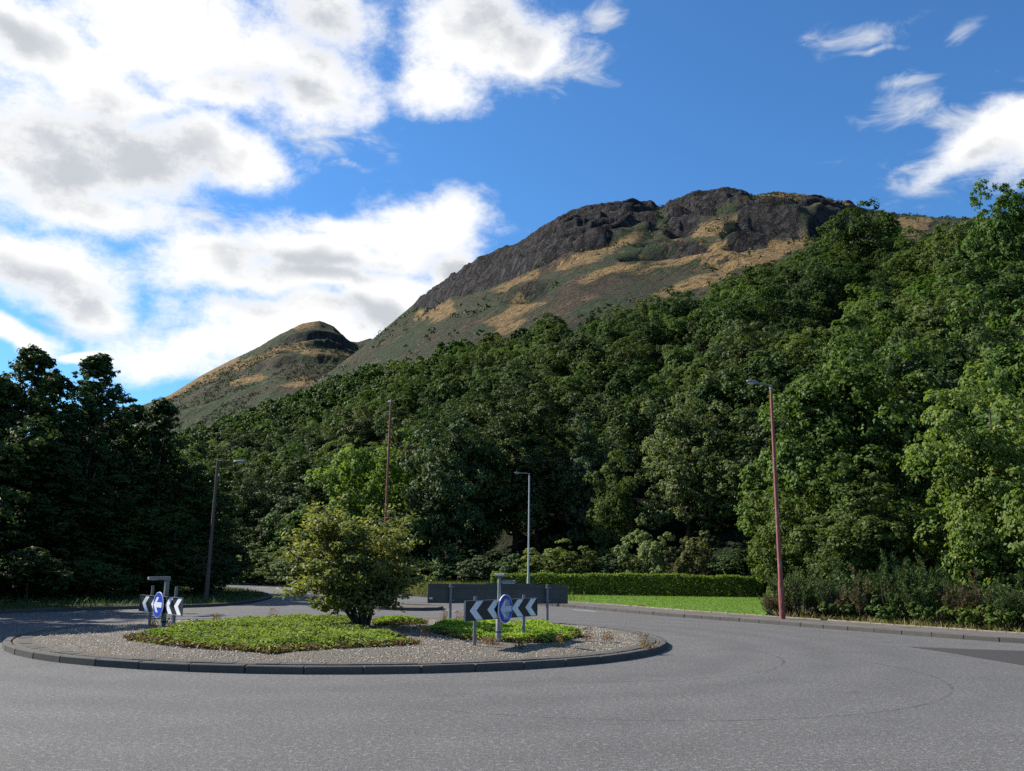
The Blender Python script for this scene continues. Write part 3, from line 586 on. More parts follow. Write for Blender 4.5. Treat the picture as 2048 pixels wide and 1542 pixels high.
# ---- the wood on the slope
ORD = ['leftmost'] + [k + '-from-left' for k in 'second third fourth fifth sixth seventh eighth ninth tenth eleventh twelfth thirteenth fourteenth fifteenth sixteenth seventeenth eighteenth nineteenth twentieth twenty-first twenty-second twenty-third twenty-fourth twenty-fifth twenty-sixth twenty-seventh twenty-eighth'.split()]
def wood():
    rng = np.random.default_rng(99); pts = np.zeros((0, 2)); made = []
    names = {'dark': 'dark green', 'mid': 'mid green', 'blue': 'bluish green', 'pale': 'pale green', 'lime': 'yellow-green'}
    cols = [(-1e9, 430, 'left of every lamp column'), (430, 775, 'between the two leftmost columns'), (775, 1058, 'between the red and grey columns'),
            (1058, 1290, 'above the left half of the hedge'), (1290, 1545, 'above the lawn'), (1545, 1790, 'above the tall red column'), (1790, 1e9, 'above the pine scrub')]
    cand = []
    for tries in range(40000):
        t = rng.uniform(-0.42, 0.68); y = math.sqrt(rng.uniform(46 ** 2, 340 ** 2)); y0 = np.interp(t, Y0[:, 0], Y0[:, 1])
        if y < y0 - 6 or (t < -0.19 and y < 82): continue
        sc_ = rng.uniform(0.55, 0.85) if y > 85 else rng.uniform(0.7, 0.95); dmin = 5.6 * (0.25 + 0.95 * sc_); x = t * y
        if len(pts) and ((pts[:, 0] - x) ** 2 + (pts[:, 1] - y) ** 2).min() < dmin * dmin: continue
        z = hill_z(x, y); k = int(rng.integers(0, 6)); key = 'wood%d' % k if k < 5 else ('airy' if rng.random() < 0.5 else 'wood1')
        sz = sc_ * rng.uniform(0.85, 1.1); H = PROTO[key][2] * sz; qx, qy = project(np.array([x, y, z + H * 0.96])); bx, by = project(np.array([x, y, z]))
        lim = np.interp(qx, TREELINE[:, 0], TREELINE[:, 1])
        if qy < lim - 6 or qx < 330 or qx > 2130 or (850 < qx < 1540 and y < 78): continue
        pts = np.concatenate([pts, [[x, y]]]); cand.append((y, x, z, key, sc_, sz, bx, qy, lim))
    cand.sort(); far = cand[285:]
    for (y, x, z, key, sc_, sz, bx, qy, lim) in cand[:285]:
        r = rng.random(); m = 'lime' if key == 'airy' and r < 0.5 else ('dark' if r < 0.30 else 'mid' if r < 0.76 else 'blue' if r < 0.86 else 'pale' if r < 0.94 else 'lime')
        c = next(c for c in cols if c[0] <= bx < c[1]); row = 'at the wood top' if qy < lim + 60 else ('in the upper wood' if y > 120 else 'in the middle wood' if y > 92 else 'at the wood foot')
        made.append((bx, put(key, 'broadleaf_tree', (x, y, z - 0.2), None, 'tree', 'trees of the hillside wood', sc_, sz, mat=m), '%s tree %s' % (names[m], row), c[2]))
    # the farthest, smallest crowns, past the three hundred that show largest
    low = [crown_points(np.random.default_rng(700 + i), 11, 4.6, 0.5, 30, 9, 6)[:2] for i in range(5)]; Vs, Fs, n0 = {k: [] for k in range(3)}, {k: [] for k in range(3)}, [0, 0, 0]
    for j, (y, x, z, key, sc_, sz, bx, qy, lim) in enumerate(far):
        P, N = low[j % 5]; a = rng.uniform(0, 6.28); Rm = np.array([[math.cos(a), -math.sin(a), 0], [math.sin(a), math.cos(a), 0], [0, 0, 1]]); Q = (P * [sc_, sc_, sz]) @ Rm.T + [x, y, z]; V, F = leaf_arrays(Q, N @ Rm.T, rng.uniform(0.4, 0.7, len(Q)), rng.uniform(0.3, 0.5, len(Q)), rng)
        g = int(rng.choice(3, p=(0.35, 0.5, 0.15))); Vs[g].append(V); Fs[g].append(F + n0[g]); n0[g] += len(V)
    e = empty('far_wood'); tag(e, 'farthest small crowns merging at the upper margin of the hillside wood', 'wood', kind='stuff')
    for g, mn in enumerate(('dark', 'mid', 'pale')):
        if Vs[g]: link('canopy', np_mesh('canopy', np.concatenate(Vs[g]), np.concatenate(Fs[g]), LM[mn]), e)
    print('wood', len(cand), 'far', len(far), 'from y', far[0][0] if far else None)
    for key in sorted({(a, w) for _, _, a, w in made}):
        mem = sorted([(bx, e) for bx, e, a, w in made if (a, w) == key], key=lambda q: q[0])
        for i, (bx, e) in enumerate(mem): e['label'] = '%s%s, %s' % ('' if len(mem) == 1 else ORD[min(i, len(ORD) - 1)] + ' ', *key)
    return len(made)
NW = wood(); print('wood trees', NW)

# ---- single trees one can pick out
def px_tree(key, name, px, Y, top, label, cat='tree', group=None, mat=None, wide=None, z=None, rz=None):
    x = at_y(px, Y); z = (hill_z(x, Y) if z is None else z); v = ray(px, top); zt = CAM_H + v[2] / v[1] * Y; H = zt - z; s = H / PROTO[key][2]
    w = s if wide is None else wide / PROTO[key][3]
    return put(key, name, (x, Y, z), label, cat, group, w, s, mat=mat, rz=rz)
G_e = 'trees and tall shrubs along the foot of the wood'
px_tree('edge0', 'broadleaf_tree', 2015, 33, 735, 'bright green leafy tree reaching the ground at the right edge', group=G_e, mat='lime', wide=3.1)
px_tree('edge1', 'broadleaf_tree', 2140, 38, 600, 'tall bright green tree behind the leafy tree at the right edge', group=G_e, mat='lime', wide=4.6)
px_tree('edge1', 'broadleaf_tree', 1745, 36.5, 930, 'rounded green tree behind the pine scrub right of the red lamp column', group=G_e, mat='mid', wide=2.7)
px_tree('edge2', 'broadleaf_tree', 1720, 47, 650, 'tall spreading green tree directly behind the red lamp column, right of it', group=G_e, mat='mid', wide=5.0)
px_tree('edge2', 'broadleaf_tree', 1880, 50, 620, 'tall dark tree behind the bright green tree at the right edge', group=G_e, mat='dark', wide=4.4)
px_tree('edge0', 'broadleaf_tree', 1598, 47, 930, 'bushy dark green tree just left of the red lamp column', group=G_e, mat='mid', wide=2.6)
px_tree('edge1', 'broadleaf_tree', 1490, 67, 840, 'tall green tree behind the right end of the clipped hedge', group=G_e, mat='mid', wide=3.6)
px_tree('edge2', 'broadleaf_tree', 1380, 70, 770, 'pale ivy-clad tree rising behind the round shrub by the hedge', group=G_e, mat='pale', wide=4.2)
px_tree('edge0', 'broadleaf_tree', 1230, 72, 905, 'small yellow-green tree in the gap of the wood above the hedge', group=G_e, mat='lime', wide=2.2)
px_tree('edge1', 'broadleaf_tree', 1190, 76, 830, 'slim grey-green tree beside the gap in the wood', group=G_e, mat='blue', wide=3.0)
px_tree('edge2', 'broadleaf_tree', 1030, 80, 775, 'big dark tree behind the thin grey lamp column', group=G_e, mat='dark', wide=5.6)
px_tree('edge2', 'broadleaf_tree', 905, 76, 800, 'big dusky green tree between the red lamp column and the grey one', group=G_e, mat='blue', wide=4.6)
px_tree('airy', 'broadleaf_tree', 742, 80, 832, 'light yellow-green ash tree behind the red lamp column by the island shrub', group=G_e, mat='ash', wide=5.2)
px_tree('edge1', 'broadleaf_tree', 610, 88, 930, 'dark grey-green tree left of the light ash tree', group=G_e, mat='blue', wide=5.2)
px_tree('edge0', 'broadleaf_tree', 500, 92, 930, 'dark grey-green tree behind the dark roadside column', group=G_e, mat='blue', wide=4.6)
px_tree('edge1', 'broadleaf_tree', 410, 96, 905, 'mid green tree behind the dark roadside trees', group=G_e, mat='mid', wide=4.6)
px_tree('wood2', 'broadleaf_tree', 1765, 150, 418, 'rounded dark tree standing out against the sky beside the summit', group=G_e, mat='dark', wide=8.0)
for px, Y, top, wd, lab in [(2088, 105, 335, 5.0, 'tall tree at the right edge, highest of the wood against the sky'), (1990, 115, 428, 5.0, 'tree on the wood skyline next to the highest one at the right edge'), (1905, 125, 455, 5.5, 'tree on the wood skyline below the right cloud'), (2040, 85, 500, 5.5, 'broad tree below the skyline at the right edge'), (1950, 92, 535, 4.8, 'broad tree below the skyline trees, left of the edge one')]:
    px_tree('wood1', 'broadleaf_tree', px, Y, top, lab, group=G_e, mat='mid', wide=wd)
G_s = 'shrubs in front of the wood'
for px, Y, top, key, mat, wd, lab in [
    (1392, 64, 1052, 'bush2', 'willow', 1.9, 'round upright olive shrub behind the hedge, right of the pointed one'), (1292, 64, 1035, 'bush0', 'willow', 2.2, 'pointed yellow-green shrub behind the middle of the hedge'),
    (1225, 66, 1078, 'bush1', 'blue', 2.3, 'low grey-green shrub left of the pointed shrub'), (1165, 66, 1085, 'bush2', 'willow', 2.2, 'feathery shrub behind the left part of the hedge'), (1105, 66, 1076, 'bush0', 'willow', 2.6, 'grey-green willow shrub just right of the thin grey lamp column'),
    (1470, 62, 1085, 'bush1', 'dark', 2.4, 'dark shrub behind the right part of the hedge'), (1035, 68, 1095, 'bush1', 'blue', 2.4, 'low shrub directly behind the thin grey lamp column'), (975, 70, 1085, 'bush1', 'blue', 2.8, 'broad-leaved shrub behind the tall grass, left of the grey lamp column'),
    (905, 72, 1092, 'bush1', 'blue', 2.6, 'dusky shrub behind the grey sign, left end'), (855, 74, 1105, 'bush0', 'blue', 2.6, 'grey-green shrub right behind the yellowish island tree'),
    (590, 78, 1072, 'bush0', 'willow', 3.6, 'broad grey-green shrub beyond the road, left of the island tree'), (520, 82, 1074, 'bush2', 'willow', 3.6, 'tall feathery shrub beyond the road bend'), (660, 78, 1085, 'bush0', 'willow', 3.4, 'grey-green shrub mostly hidden behind the island tree'), (470, 86, 1085, 'bush1', 'mid', 3.4, 'green shrub at the far end of the road bend'), (760, 76, 1095, 'bush1', 'blue', 3.2, 'shrub behind the crown of the island tree')]:
    px_tree(key, 'shrub', px, Y, top, lab, 'shrub', G_s, mat, wd)

# ---- dark roadside trees at left, some beyond the frame whose shade falls on the road
G_l = 'dark trees along the left roadside'
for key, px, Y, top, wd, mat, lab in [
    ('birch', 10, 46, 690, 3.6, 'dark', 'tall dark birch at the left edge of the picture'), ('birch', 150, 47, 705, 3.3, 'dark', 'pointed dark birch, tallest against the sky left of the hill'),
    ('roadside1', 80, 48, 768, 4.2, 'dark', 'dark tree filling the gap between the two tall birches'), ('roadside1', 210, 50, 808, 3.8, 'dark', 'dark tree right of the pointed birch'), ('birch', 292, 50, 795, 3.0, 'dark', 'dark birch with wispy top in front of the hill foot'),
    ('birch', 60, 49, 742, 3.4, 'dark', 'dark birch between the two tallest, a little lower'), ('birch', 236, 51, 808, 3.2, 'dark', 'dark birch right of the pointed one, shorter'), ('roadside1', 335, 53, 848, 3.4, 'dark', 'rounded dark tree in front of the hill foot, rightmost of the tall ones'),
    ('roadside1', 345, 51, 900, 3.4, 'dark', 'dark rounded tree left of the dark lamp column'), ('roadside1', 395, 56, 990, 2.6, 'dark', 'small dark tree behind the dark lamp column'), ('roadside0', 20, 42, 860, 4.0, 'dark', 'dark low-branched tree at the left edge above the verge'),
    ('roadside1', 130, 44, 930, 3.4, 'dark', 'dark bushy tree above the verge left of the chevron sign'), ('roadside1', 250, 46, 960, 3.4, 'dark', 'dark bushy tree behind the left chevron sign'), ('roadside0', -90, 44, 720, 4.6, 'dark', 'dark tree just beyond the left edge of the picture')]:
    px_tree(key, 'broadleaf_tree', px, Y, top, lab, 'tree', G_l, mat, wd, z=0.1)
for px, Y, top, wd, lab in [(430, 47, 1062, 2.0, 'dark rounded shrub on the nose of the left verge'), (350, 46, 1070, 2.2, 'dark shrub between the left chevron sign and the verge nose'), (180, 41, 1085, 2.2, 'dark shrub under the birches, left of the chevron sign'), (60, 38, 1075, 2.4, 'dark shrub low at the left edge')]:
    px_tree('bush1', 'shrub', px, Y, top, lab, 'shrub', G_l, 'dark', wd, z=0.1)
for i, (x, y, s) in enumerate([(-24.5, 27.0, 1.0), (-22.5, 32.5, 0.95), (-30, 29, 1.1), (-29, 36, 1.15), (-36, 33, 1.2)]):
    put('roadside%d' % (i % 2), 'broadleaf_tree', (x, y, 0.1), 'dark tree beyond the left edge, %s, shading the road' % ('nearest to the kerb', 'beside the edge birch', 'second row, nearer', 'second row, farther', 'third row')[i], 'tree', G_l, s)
# ---- gorse and heather clumps on the open hill
def hill_scrub():
    rng = np.random.default_rng(123); P = []; S = []
    vis = (HILL_PX[1] < np.interp(HILL_PX[0], TREELINE[:, 0], TREELINE[:, 1]) + 10) & (HILL_PX[0] > 200) & (HILL_PX[0] < 2000) & (ZH > 15) & (Y2 > 160) & (Y2 < 1080) & (MC < 0.35) & (near > 45)
    wgt = fbm(X2 / 45, Y2 / 45, 4); vis &= (wgt > 0.47) | (rng.random(ZH.shape) < 0.03); idx = np.argwhere(vis)
    dens = Y2[vis] ** 2; sel = rng.choice(len(idx), 12000, p=dens / dens.sum())
    for i, j in idx[sel]:
        P.append((X2[i, j] + rng.uniform(-2, 2), Y2[i, j] + rng.uniform(-1.5, 1.5), ZH[i, j])); S.append(rng.uniform(0.6, 1.5) * (1.7 if rng.random() < 0.06 else 1))
    P = np.array(P); S = np.array(S); k = 11; d = sph(len(P) * k, rng); d[:, 2] = np.abs(d[:, 2]) * 0.9; Q = np.repeat(P, k, 0) + d * np.repeat(S, k)[:, None] * rng.uniform(0.6, 1.1, len(d))[:, None]
    me = leaf_mesh('scrub', Q, d + rng.normal(size=d.shape) * 0.4, np.repeat(S, k) * rng.uniform(0.5, 0.9, len(d)), np.repeat(S, k) * rng.uniform(0.35, 0.6, len(d)), rng, leaf('leaf_gorse', (0.022, 0.036, 0.014), (0.055, 0.07, 0.026), (0.1, 0.075, 0.04), trans=0.15))
    tag(link('scrub', me), 'low gorse and heather clumps dotted over the open hillside', 'scrub', kind='stuff')
hill_scrub()

# ------------------------------------------------------------------ island planting
def blades(P, H, W, rng, lean=0.35):
    n = len(P); a = rng.random(n) * 6.28; s = np.stack([np.cos(a), np.sin(a), np.zeros(n)], 1); d = rng.normal(size=(n, 3)) * lean; d[:, 2] = 1; d = unit(d)
    H = np.broadcast_to(H, (n,))[:, None]; W = np.broadcast_to(W, (n,))[:, None]; mid = P + d * H * 0.55; tip = P + d * H + np.stack([d[:, 0], d[:, 1], -0.3 * np.abs(d[:, 0])], 1) * H * 0.35
    V = np.stack([P - s * W / 2, P + s * W / 2, mid + s * W * 0.4, tip, mid - s * W * 0.4], 1).reshape(-1, 3); b = np.arange(n)[:, None] * 5; F = np.concatenate([b + np.array([[0, 1, 2]]), b + np.array([[0, 2, 4]]), b + np.array([[4, 2, 3]])], 1).reshape(-1, 3); return V, F
def scatter(poly, n, rng):
    P = np.array(poly)[:, :2]; lo, hi = P.min(0), P.max(0); x = rng.uniform(lo[0], hi[0], n * 3); y = rng.uniform(lo[1], hi[1], n * 3); k = in_poly(x, y, P); return x[k][:n], y[k][:n]
def edge_dist(x, y, poly):
    d = np.full(x.shape, 1e9); n = len(poly)
    for i in range(n):
        ax, ay = poly[i][:2]; bx, by = poly[(i + 1) % n][:2]; t = np.clip(((x - ax) * (bx - ax) + (y - ay) * (by - ay)) / ((bx - ax) ** 2 + (by - ay) ** 2 + 1e-9), 0, 1); d = np.minimum(d, np.hypot(x - ax - t * (bx - ax), y - ay - t * (by - ay)))
    return d
M_cover = leaf('leaf_creeping', (0.11, 0.19, 0.012), (0.23, 0.34, 0.03), (0.26, 0.27, 0.05), trans=0.35)
M_coverdry = leaf('leaf_withered', (0.09, 0.05, 0.02), (0.19, 0.11, 0.035), (0.13, 0.17, 0.03), trans=0.2)
COVER = [('wide', [(250, 1279), (330, 1264), (450, 1249), (560, 1242), (640, 1241), (705, 1245), (716, 1254), (640, 1256), (690, 1266), (760, 1273), (842, 1289), (760, 1294), (640, 1299), (540, 1304), (450, 1298), (330, 1290)]),
         ('narrow', [(738, 1249), (800, 1245), (850, 1246), (848, 1254), (750, 1258)]), ('small', [(850, 1268), (880, 1256), (960, 1252), (1000, 1250), (1100, 1254), (1165, 1272), (1120, 1284), (1040, 1286), (930, 1282)])]
LBL = {'wide': 'wide mat of bright green creeping plants with withered brown front edge', 'narrow': 'narrow strip of green creeping plants behind the island tree', 'small': 'smaller mat of green creeping plants behind the near chevron sign'}
for i, (nm, pxs) in enumerate(COVER):
    rng = np.random.default_rng(200 + i); poly = [at(p[0], p[1], 0.2)[:2] for p in pxs]; P = np.array(poly); area = abs(sum(P[k][0] * P[(k + 1) % len(P)][1] - P[(k + 1) % len(P)][0] * P[k][1] for k in range(len(P)))) / 2
    n = int(area * 620); x, y = scatter(poly, n, rng); d = edge_dist(x, y, poly) + (vnoise(x * 2.5, y * 2.5) - 0.5) * 0.25; ht = np.clip(0.04 + d * 0.3, 0.03, 0.14) * (0.35 + 0.75 * vnoise(x * 3.1 + 9, y * 3.1) + 0.5 * vnoise(x * 0.9 + 4, y * 0.9))
    z = mound(x, y) + ht * rng.uniform(0.6, 1.0, len(x)); Q = np.stack([x, y, z], 1); front = (d < 0.2) & (rng.random(len(x)) < 0.7) & (np.array([p for p in y]) < P[:, 1].mean() + 0.3)
    e = empty('ground_cover', (0, 0, 0)); tag(e, LBL[nm], 'ground cover', kind='stuff')
    for part, m, sel in (('foliage', M_cover, ~front), ('withered_edge', M_coverdry, front)):
        if sel.sum() < 5: continue
        q = np.repeat(Q[sel], 3, 0); q = q + rng.normal(size=q.shape) * np.array([0.035, 0.035, 0.012]); N = rng.normal(size=q.shape) * 0.55 + np.array([0, 0, 1.0]); link(part, leaf_mesh(part, q, N, rng.uniform(0.06, 0.13, len(q)), rng.uniform(0.02, 0.045, len(q)), rng, m, fold=0.35), e)
# the small many-stemmed tree on the island
def island_tree():
    rng = np.random.default_rng(77); b = at(726, 1257, 0.25); e = empty('island_tree', (b.x, b.y, float(mound(b.x, b.y)) - 0.03)); H, Rr = 3.4, 2.15; e.scale = (1.04, 1.04, 0.94)
    tips = []; m = MB()
    for k in range(9):
        a = 2 * math.pi * k / 9 + rng.uniform(-0.3, 0.3); sp_ = rng.uniform(0.15, 0.8); top = Vector((math.cos(a) * Rr * sp_, math.sin(a) * Rr * sp_, rng.uniform(1.8, 2.7) * (1.15 - 0.3 * sp_))); top.x -= 0.55; s = Vector((math.cos(a) * 0.1, math.sin(a) * 0.1, 0))
        pts = [s, s.lerp(top, 0.3) + Vector((0, 0, 0.18)), s.lerp(top, 0.65) + Vector((0, 0, 0.2)), top]; m.tube(pts, [0.045, 0.034, 0.022, 0.008], 6, False)
        for j in range(17):
            f = rng.uniform(0.02, 1.0); o = pts[1].lerp(top, f); r = rng.uniform(0.5, 1.45) * (1.15 - 0.4 * f); q = rng.uniform(0, 6.28); t = o + Vector((math.cos(q) * r, math.sin(q) * r, rng.uniform(-0.35, 0.5))); 
            rad = math.hypot(t.x + 0.5, t.y); lim = Rr * math.sin(min(max((t.z + 0.1) / 1.6, 0.3), 1.0) * math.pi / 2) * (1 if t.z < 2.2 else max(0.4, 1 - (t.z - 2.2) * 0.45))
            lim *= rng.uniform(0.72, 1.18)
            if rad > lim: t.x = (t.x + 0.5) * lim / rad - 0.5; t.y *= lim / rad
            m.tube([o, o.lerp(t, 0.5) + Vector((0, 0, 0.05)), t], [0.012, 0.008, 0.003], 4, False); tips.append((o, t))
    for k in range(16):                        # long shoots that break the outline
        a = rng.uniform(0, 6.28); r1 = rng.uniform(0.3, 1.5); o = Vector((math.cos(a) * r1 * 0.7 - 0.4, math.sin(a) * r1 * 0.7, 2.2)); t = Vector((math.cos(a) * r1 * 1.15 - 0.3, math.sin(a) * r1 * 1.15, rng.uniform(2.9, 3.5) - 0.35 * r1)); m.tube([o, t], [0.01, 0.003], 4, False); tips.append((o, t))
    for k in range(32):
        a = rng.uniform(0, 6.28); z1 = rng.uniform(0.55, 1.35); r1 = rng.uniform(0.5, 1.0) * (0.95 + 0.85 * (z1 - 0.4)); o = Vector((math.cos(a) * 0.2, math.sin(a) * 0.2, z1 * 0.55)); t = Vector((math.cos(a) * r1 - 0.3, math.sin(a) * r1, z1)); m.tube([o, o.lerp(t, 0.5) + Vector((0, 0, 0.06)), t], [0.012, 0.008, 0.003], 4, False); tips.append((o.lerp(t, 0.35), t))
    P = []
    for o, t in tips:
        n = 98; f = rng.uniform(0.15, 1.05, n)[:, None]; P.append(np.array(o)[None] * (1 - f) + np.array(t)[None] * f + rng.normal(size=(n, 3)) * np.array([0.1, 0.1, 0.055]))
    P = np.concatenate(P); P = P[P[:, 2] > 0.22]; N = rng.normal(size=P.shape) * 0.6 + np.array([0, 0, 0.8]) + unit(P - np.array([0, 0, 1.5])) * 0.3
    link('crown', leaf_mesh('crown', P, N, rng.uniform(0.08, 0.15, len(P)), rng.uniform(0.045, 0.08, len(P)), rng, LM['olive'], hang=0.3), e); m.build('trunk', M_bark, e)
    tag(e, 'small many-stemmed yellowish-green tree growing on the roundabout island', 'tree')
island_tree()
# dry weeds on the gravel
M_weed = leaf('weed', (0.16, 0.07, 0.035), (0.3, 0.2, 0.09), (0.1, 0.12, 0.03), trans=0.2); M_grassdry = leaf('dry_grass', (0.12, 0.13, 0.035), (0.26, 0.23, 0.09), trans=0.3)
def weed_mesh(seed, H):
    rng = np.random.default_rng(seed); st = rng.normal(size=(9, 3)) * np.array([0.05, 0.05, 0]); V, F = blades(st, rng.uniform(0.5, 1, 9) * H, 0.012, rng, 0.25); Pl = []
    for s in st: Pl += [s + np.array([rng.normal() * 0.04, rng.normal() * 0.04, rng.uniform(0.1, 0.95) * H]) for _ in range(14)]
    V2, F2 = leaf_arrays(np.array(Pl), rng.normal(size=(len(Pl), 3)), 0.045, 0.02, rng); F2t = np.concatenate([F2[:, [0, 1, 2]], F2[:, [0, 2, 3]]]); return np_mesh('weed_plant', np.concatenate([V, V2]), np.concatenate([F, F2t + len(V)]), M_weed)
WEEDN = {}; wm = [weed_mesh(5, 0.22), weed_mesh(6, 0.32), weed_mesh(8, 0.16)]
for i, (px, py, k, where) in enumerate([(800, 1268, 1, 'in the bare strip right of the island tree'), (815, 1272, 1, 'in the bare strip right of the island tree'), (838, 1271, 1, 'in the bare strip right of the island tree'), (790, 1264, 0, 'in the bare strip right of the island tree'), (850, 1278, 0, 'in the bare strip right of the island tree'),
        (1120, 1290, 0, 'on the gravel right of the near chevron sign'), (1180, 1282, 1, 'on the gravel right of the near chevron sign'), (1215, 1281, 0, 'on the gravel right of the near chevron sign'),
        (1285, 1289, 1, 'by the kerb at the right tip of the island'), (1300, 1291, 2, 'by the kerb at the right tip of the island'), (1040, 1297, 0, 'between the posts of the near chevron sign'), (985, 1292, 2, 'between the posts of the near chevron sign'), (975, 1290, 2, 'between the posts of the near chevron sign'),
        (305, 1258, 0, 'at the feet of the left chevron sign'), (340, 1257, 0, 'at the feet of the left chevron sign'), (890, 1246, 1, 'beside the left post of the grey sign'), (920, 1247, 1, 'beside the left post of the grey sign'), (545, 1240, 1, 'at the back edge of the wide green mat'), (430, 1246, 0, 'at the back edge of the wide green mat')]):
    WEEDN[where] = WEEDN.get(where, 0) + 1
    q = at(px, py, 0.18); o = link('weed_plant', wm[k], None, (q.x, q.y, float(mound(q.x, q.y))), i * 1.3); tag(o, '%s dry reddish weed %s' % (('first', 'second', 'third', 'fourth', 'fifth')[WEEDN[where] - 1], where), 'weed', 'dry weeds on the roundabout island')

# ------------------------------------------------------------------ lawn, meadow, hedge, scrub
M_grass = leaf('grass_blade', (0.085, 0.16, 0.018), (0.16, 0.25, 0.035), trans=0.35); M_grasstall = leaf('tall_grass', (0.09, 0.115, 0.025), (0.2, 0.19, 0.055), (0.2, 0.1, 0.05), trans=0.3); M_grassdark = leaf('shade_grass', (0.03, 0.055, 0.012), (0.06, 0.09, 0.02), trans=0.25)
rng = np.random.default_rng(300); x, y = scatter(lawn_poly, 26000, rng); V, F = blades(np.stack([x, y, np.full(len(x), 0.125)], 1), rng.uniform(0.03, 0.075, len(x)), 0.02, rng, 0.5)
tag(link('grass', np_mesh('grass', V, F, M_grass)), 'short mown bright green grass on the lawn before the hedge', 'grass', kind='stuff')
mpoly = [(at_y(845, 53.5), 53.5), (at_y(1000, 47.5), 47.5), (at_y(1045, 60.5), 60.5), (at_y(1100, 66), 66), (at_y(845, 70), 70), (at_y(690, 66), 66)]
x, y = scatter(mpoly, 15000, rng); V, F = blades(np.stack([x, y, np.full(len(x), 0.1)], 1), rng.uniform(0.3, 0.85, len(x)) * (0.7 + 0.5 * vnoise(x, y)), 0.035, rng, 0.25)
tag(link('tall_grass', np_mesh('tall_grass', V, F, M_grasstall)), 'tall yellowing grass behind the grey sign', 'grass', kind='stuff')
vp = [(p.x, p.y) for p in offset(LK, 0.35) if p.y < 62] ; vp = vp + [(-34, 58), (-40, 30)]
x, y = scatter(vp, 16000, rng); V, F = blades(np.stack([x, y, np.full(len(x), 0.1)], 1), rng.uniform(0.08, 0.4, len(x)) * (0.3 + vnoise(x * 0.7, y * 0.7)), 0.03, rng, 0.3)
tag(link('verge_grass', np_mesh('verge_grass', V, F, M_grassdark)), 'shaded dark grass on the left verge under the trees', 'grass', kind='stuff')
bp = [(p.x, p.y) for p in offset(RK, 0.3) if 48 < p.y < 84]; bp2 = [(p.x, p.y) for p in offset(RK, 5.0) if 48 < p.y < 84]
x, y = scatter(bp + bp2[::-1], 12000, rng); V, F = blades(np.stack([x, y, np.full(len(x), 0.1)], 1), rng.uniform(0.15, 0.7, len(x)), 0.04, rng, 0.3)
tag(link('bank_grass', np_mesh('bank_grass', V, F, M_grasstall)), 'rough grass on the bank beyond the far road', 'grass', kind='stuff')
def hedge():
    rng = np.random.default_rng(310); x0, x1, Y, h, d = at_y(985, 60), at_y(1526, 58.6), 59.3, 1.32, 1.1; L = x1 - x0; e = empty('hedge', ((x0 + x1) / 2, Y, 0.1)); n = 18000
    u = rng.uniform(-L / 2, L / 2, n); f = rng.random(n); r = rng.normal(size=n) * 0.05; top = h + 0.16 * (vnoise(u * 0.9 + 50, u * 0) - 0.5) + 0.05 * (vnoise(u * 4 + 50, u * 0) - 0.5)
    P = np.zeros((n, 3)); N = np.zeros((n, 3)); a = f < 0.5; P[a] = np.stack([u[a], -d / 2 + r[a] + 0.06 * (vnoise(u[a] * 3, f[a] * 8) - 0.5), rng.uniform(0, 1, a.sum()) * top[a]], 1); N[a] = (0, -0.8, 0.6)
    b = (f >= 0.5) & (f < 0.82); P[b] = np.stack([u[b], rng.uniform(-d / 2, d / 2, b.sum()), top[b] + r[b]], 1); N[b] = (0, 0, 1); c = f >= 0.82; P[c] = np.stack([u[c], d / 2 + r[c], rng.uniform(0, 1, c.sum()) * top[c]], 1); N[c] = (0, 1, 0.5)
    k = rng.random(n) < 0.05; P[k, 0] = np.where(rng.random(k.sum()) < 0.5, -L / 2, L / 2) + r[k]; P[k, 1] = rng.uniform(-d / 2, d / 2, k.sum()); P[k, 2] = rng.random(k.sum()) * h
    N = N + rng.normal(size=N.shape) * 0.5; link('foliage', leaf_mesh('foliage', P, N, rng.uniform(0.1, 0.19, n), rng.uniform(0.07, 0.12, n), rng, LM['hedge']), e)
    m = MB()
    for i in range(70):
        bx = -L / 2 + 0.2 + (L - 0.4) * i / 69; s = Vector((bx, rng.uniform(-0.15, 0.15), 0)); m.tube([s, s + Vector((rng.uniform(-0.1, 0.1), 0, 0.5)), s + Vector((rng.uniform(-0.25, 0.25), rng.uniform(-0.35, 0.35), 1.15))], [0.025, 0.018, 0.006], 5, False)
    m.build('stems', M_bark, e); tag(e, 'long clipped bright green hedge behind the lawn', 'hedge')
hedge()
def pine_proto(key, seed, H, Rr, nst):
    rng = np.random.default_rng(seed); m = MB(); PP, NN = [], []
    for k in range(nst):
        a = rng.uniform(0, 6.28); r = Rr * math.sqrt(rng.random()); s = Vector((math.cos(a) * r * 0.5, math.sin(a) * r * 0.5, 0)); t = Vector((math.cos(a) * r, math.sin(a) * r, H * rng.uniform(0.55, 1.0) * (1.1 - 0.45 * r / Rr))); mid = s.lerp(t, 0.5) + Vector((math.cos(a), math.sin(a), -0.2)) * 0.2
        m.tube([s, mid, t], [0.03, 0.02, 0.008], 5, False)
        for j in range(7):
            f = 0.35 + 0.65 * j / 6; c = s.lerp(t, f); q = rng.uniform(0, 6.28); c = c + Vector((math.cos(q), math.sin(q), 0.3)) * 0.22 * (1 - 0.6 * f); up = unit(np.array([math.cos(q) * 0.5, math.sin(q) * 0.5, 0.9])); n = 46
            w = rng.random(n)[:, None] * 0.3 - 0.05; dd = unit(sph(n, rng) + up * 0.7); PP.append(np.array(c) + up * w + dd * 0.07); NN.append(np.cross(dd, sph(n, rng)))
    P = np.concatenate(PP); N = np.concatenate(NN); P[:, 2] = np.maximum(P[:, 2], 0.03); cm = leaf_mesh(key, P, N, rng.uniform(0.11, 0.18, len(P)), 0.022, rng, LM['pine'], fold=0.1, hang=-1.5); PROTO[key] = (cm, m.mesh(key + '_stems', M_bark), H, Rr)
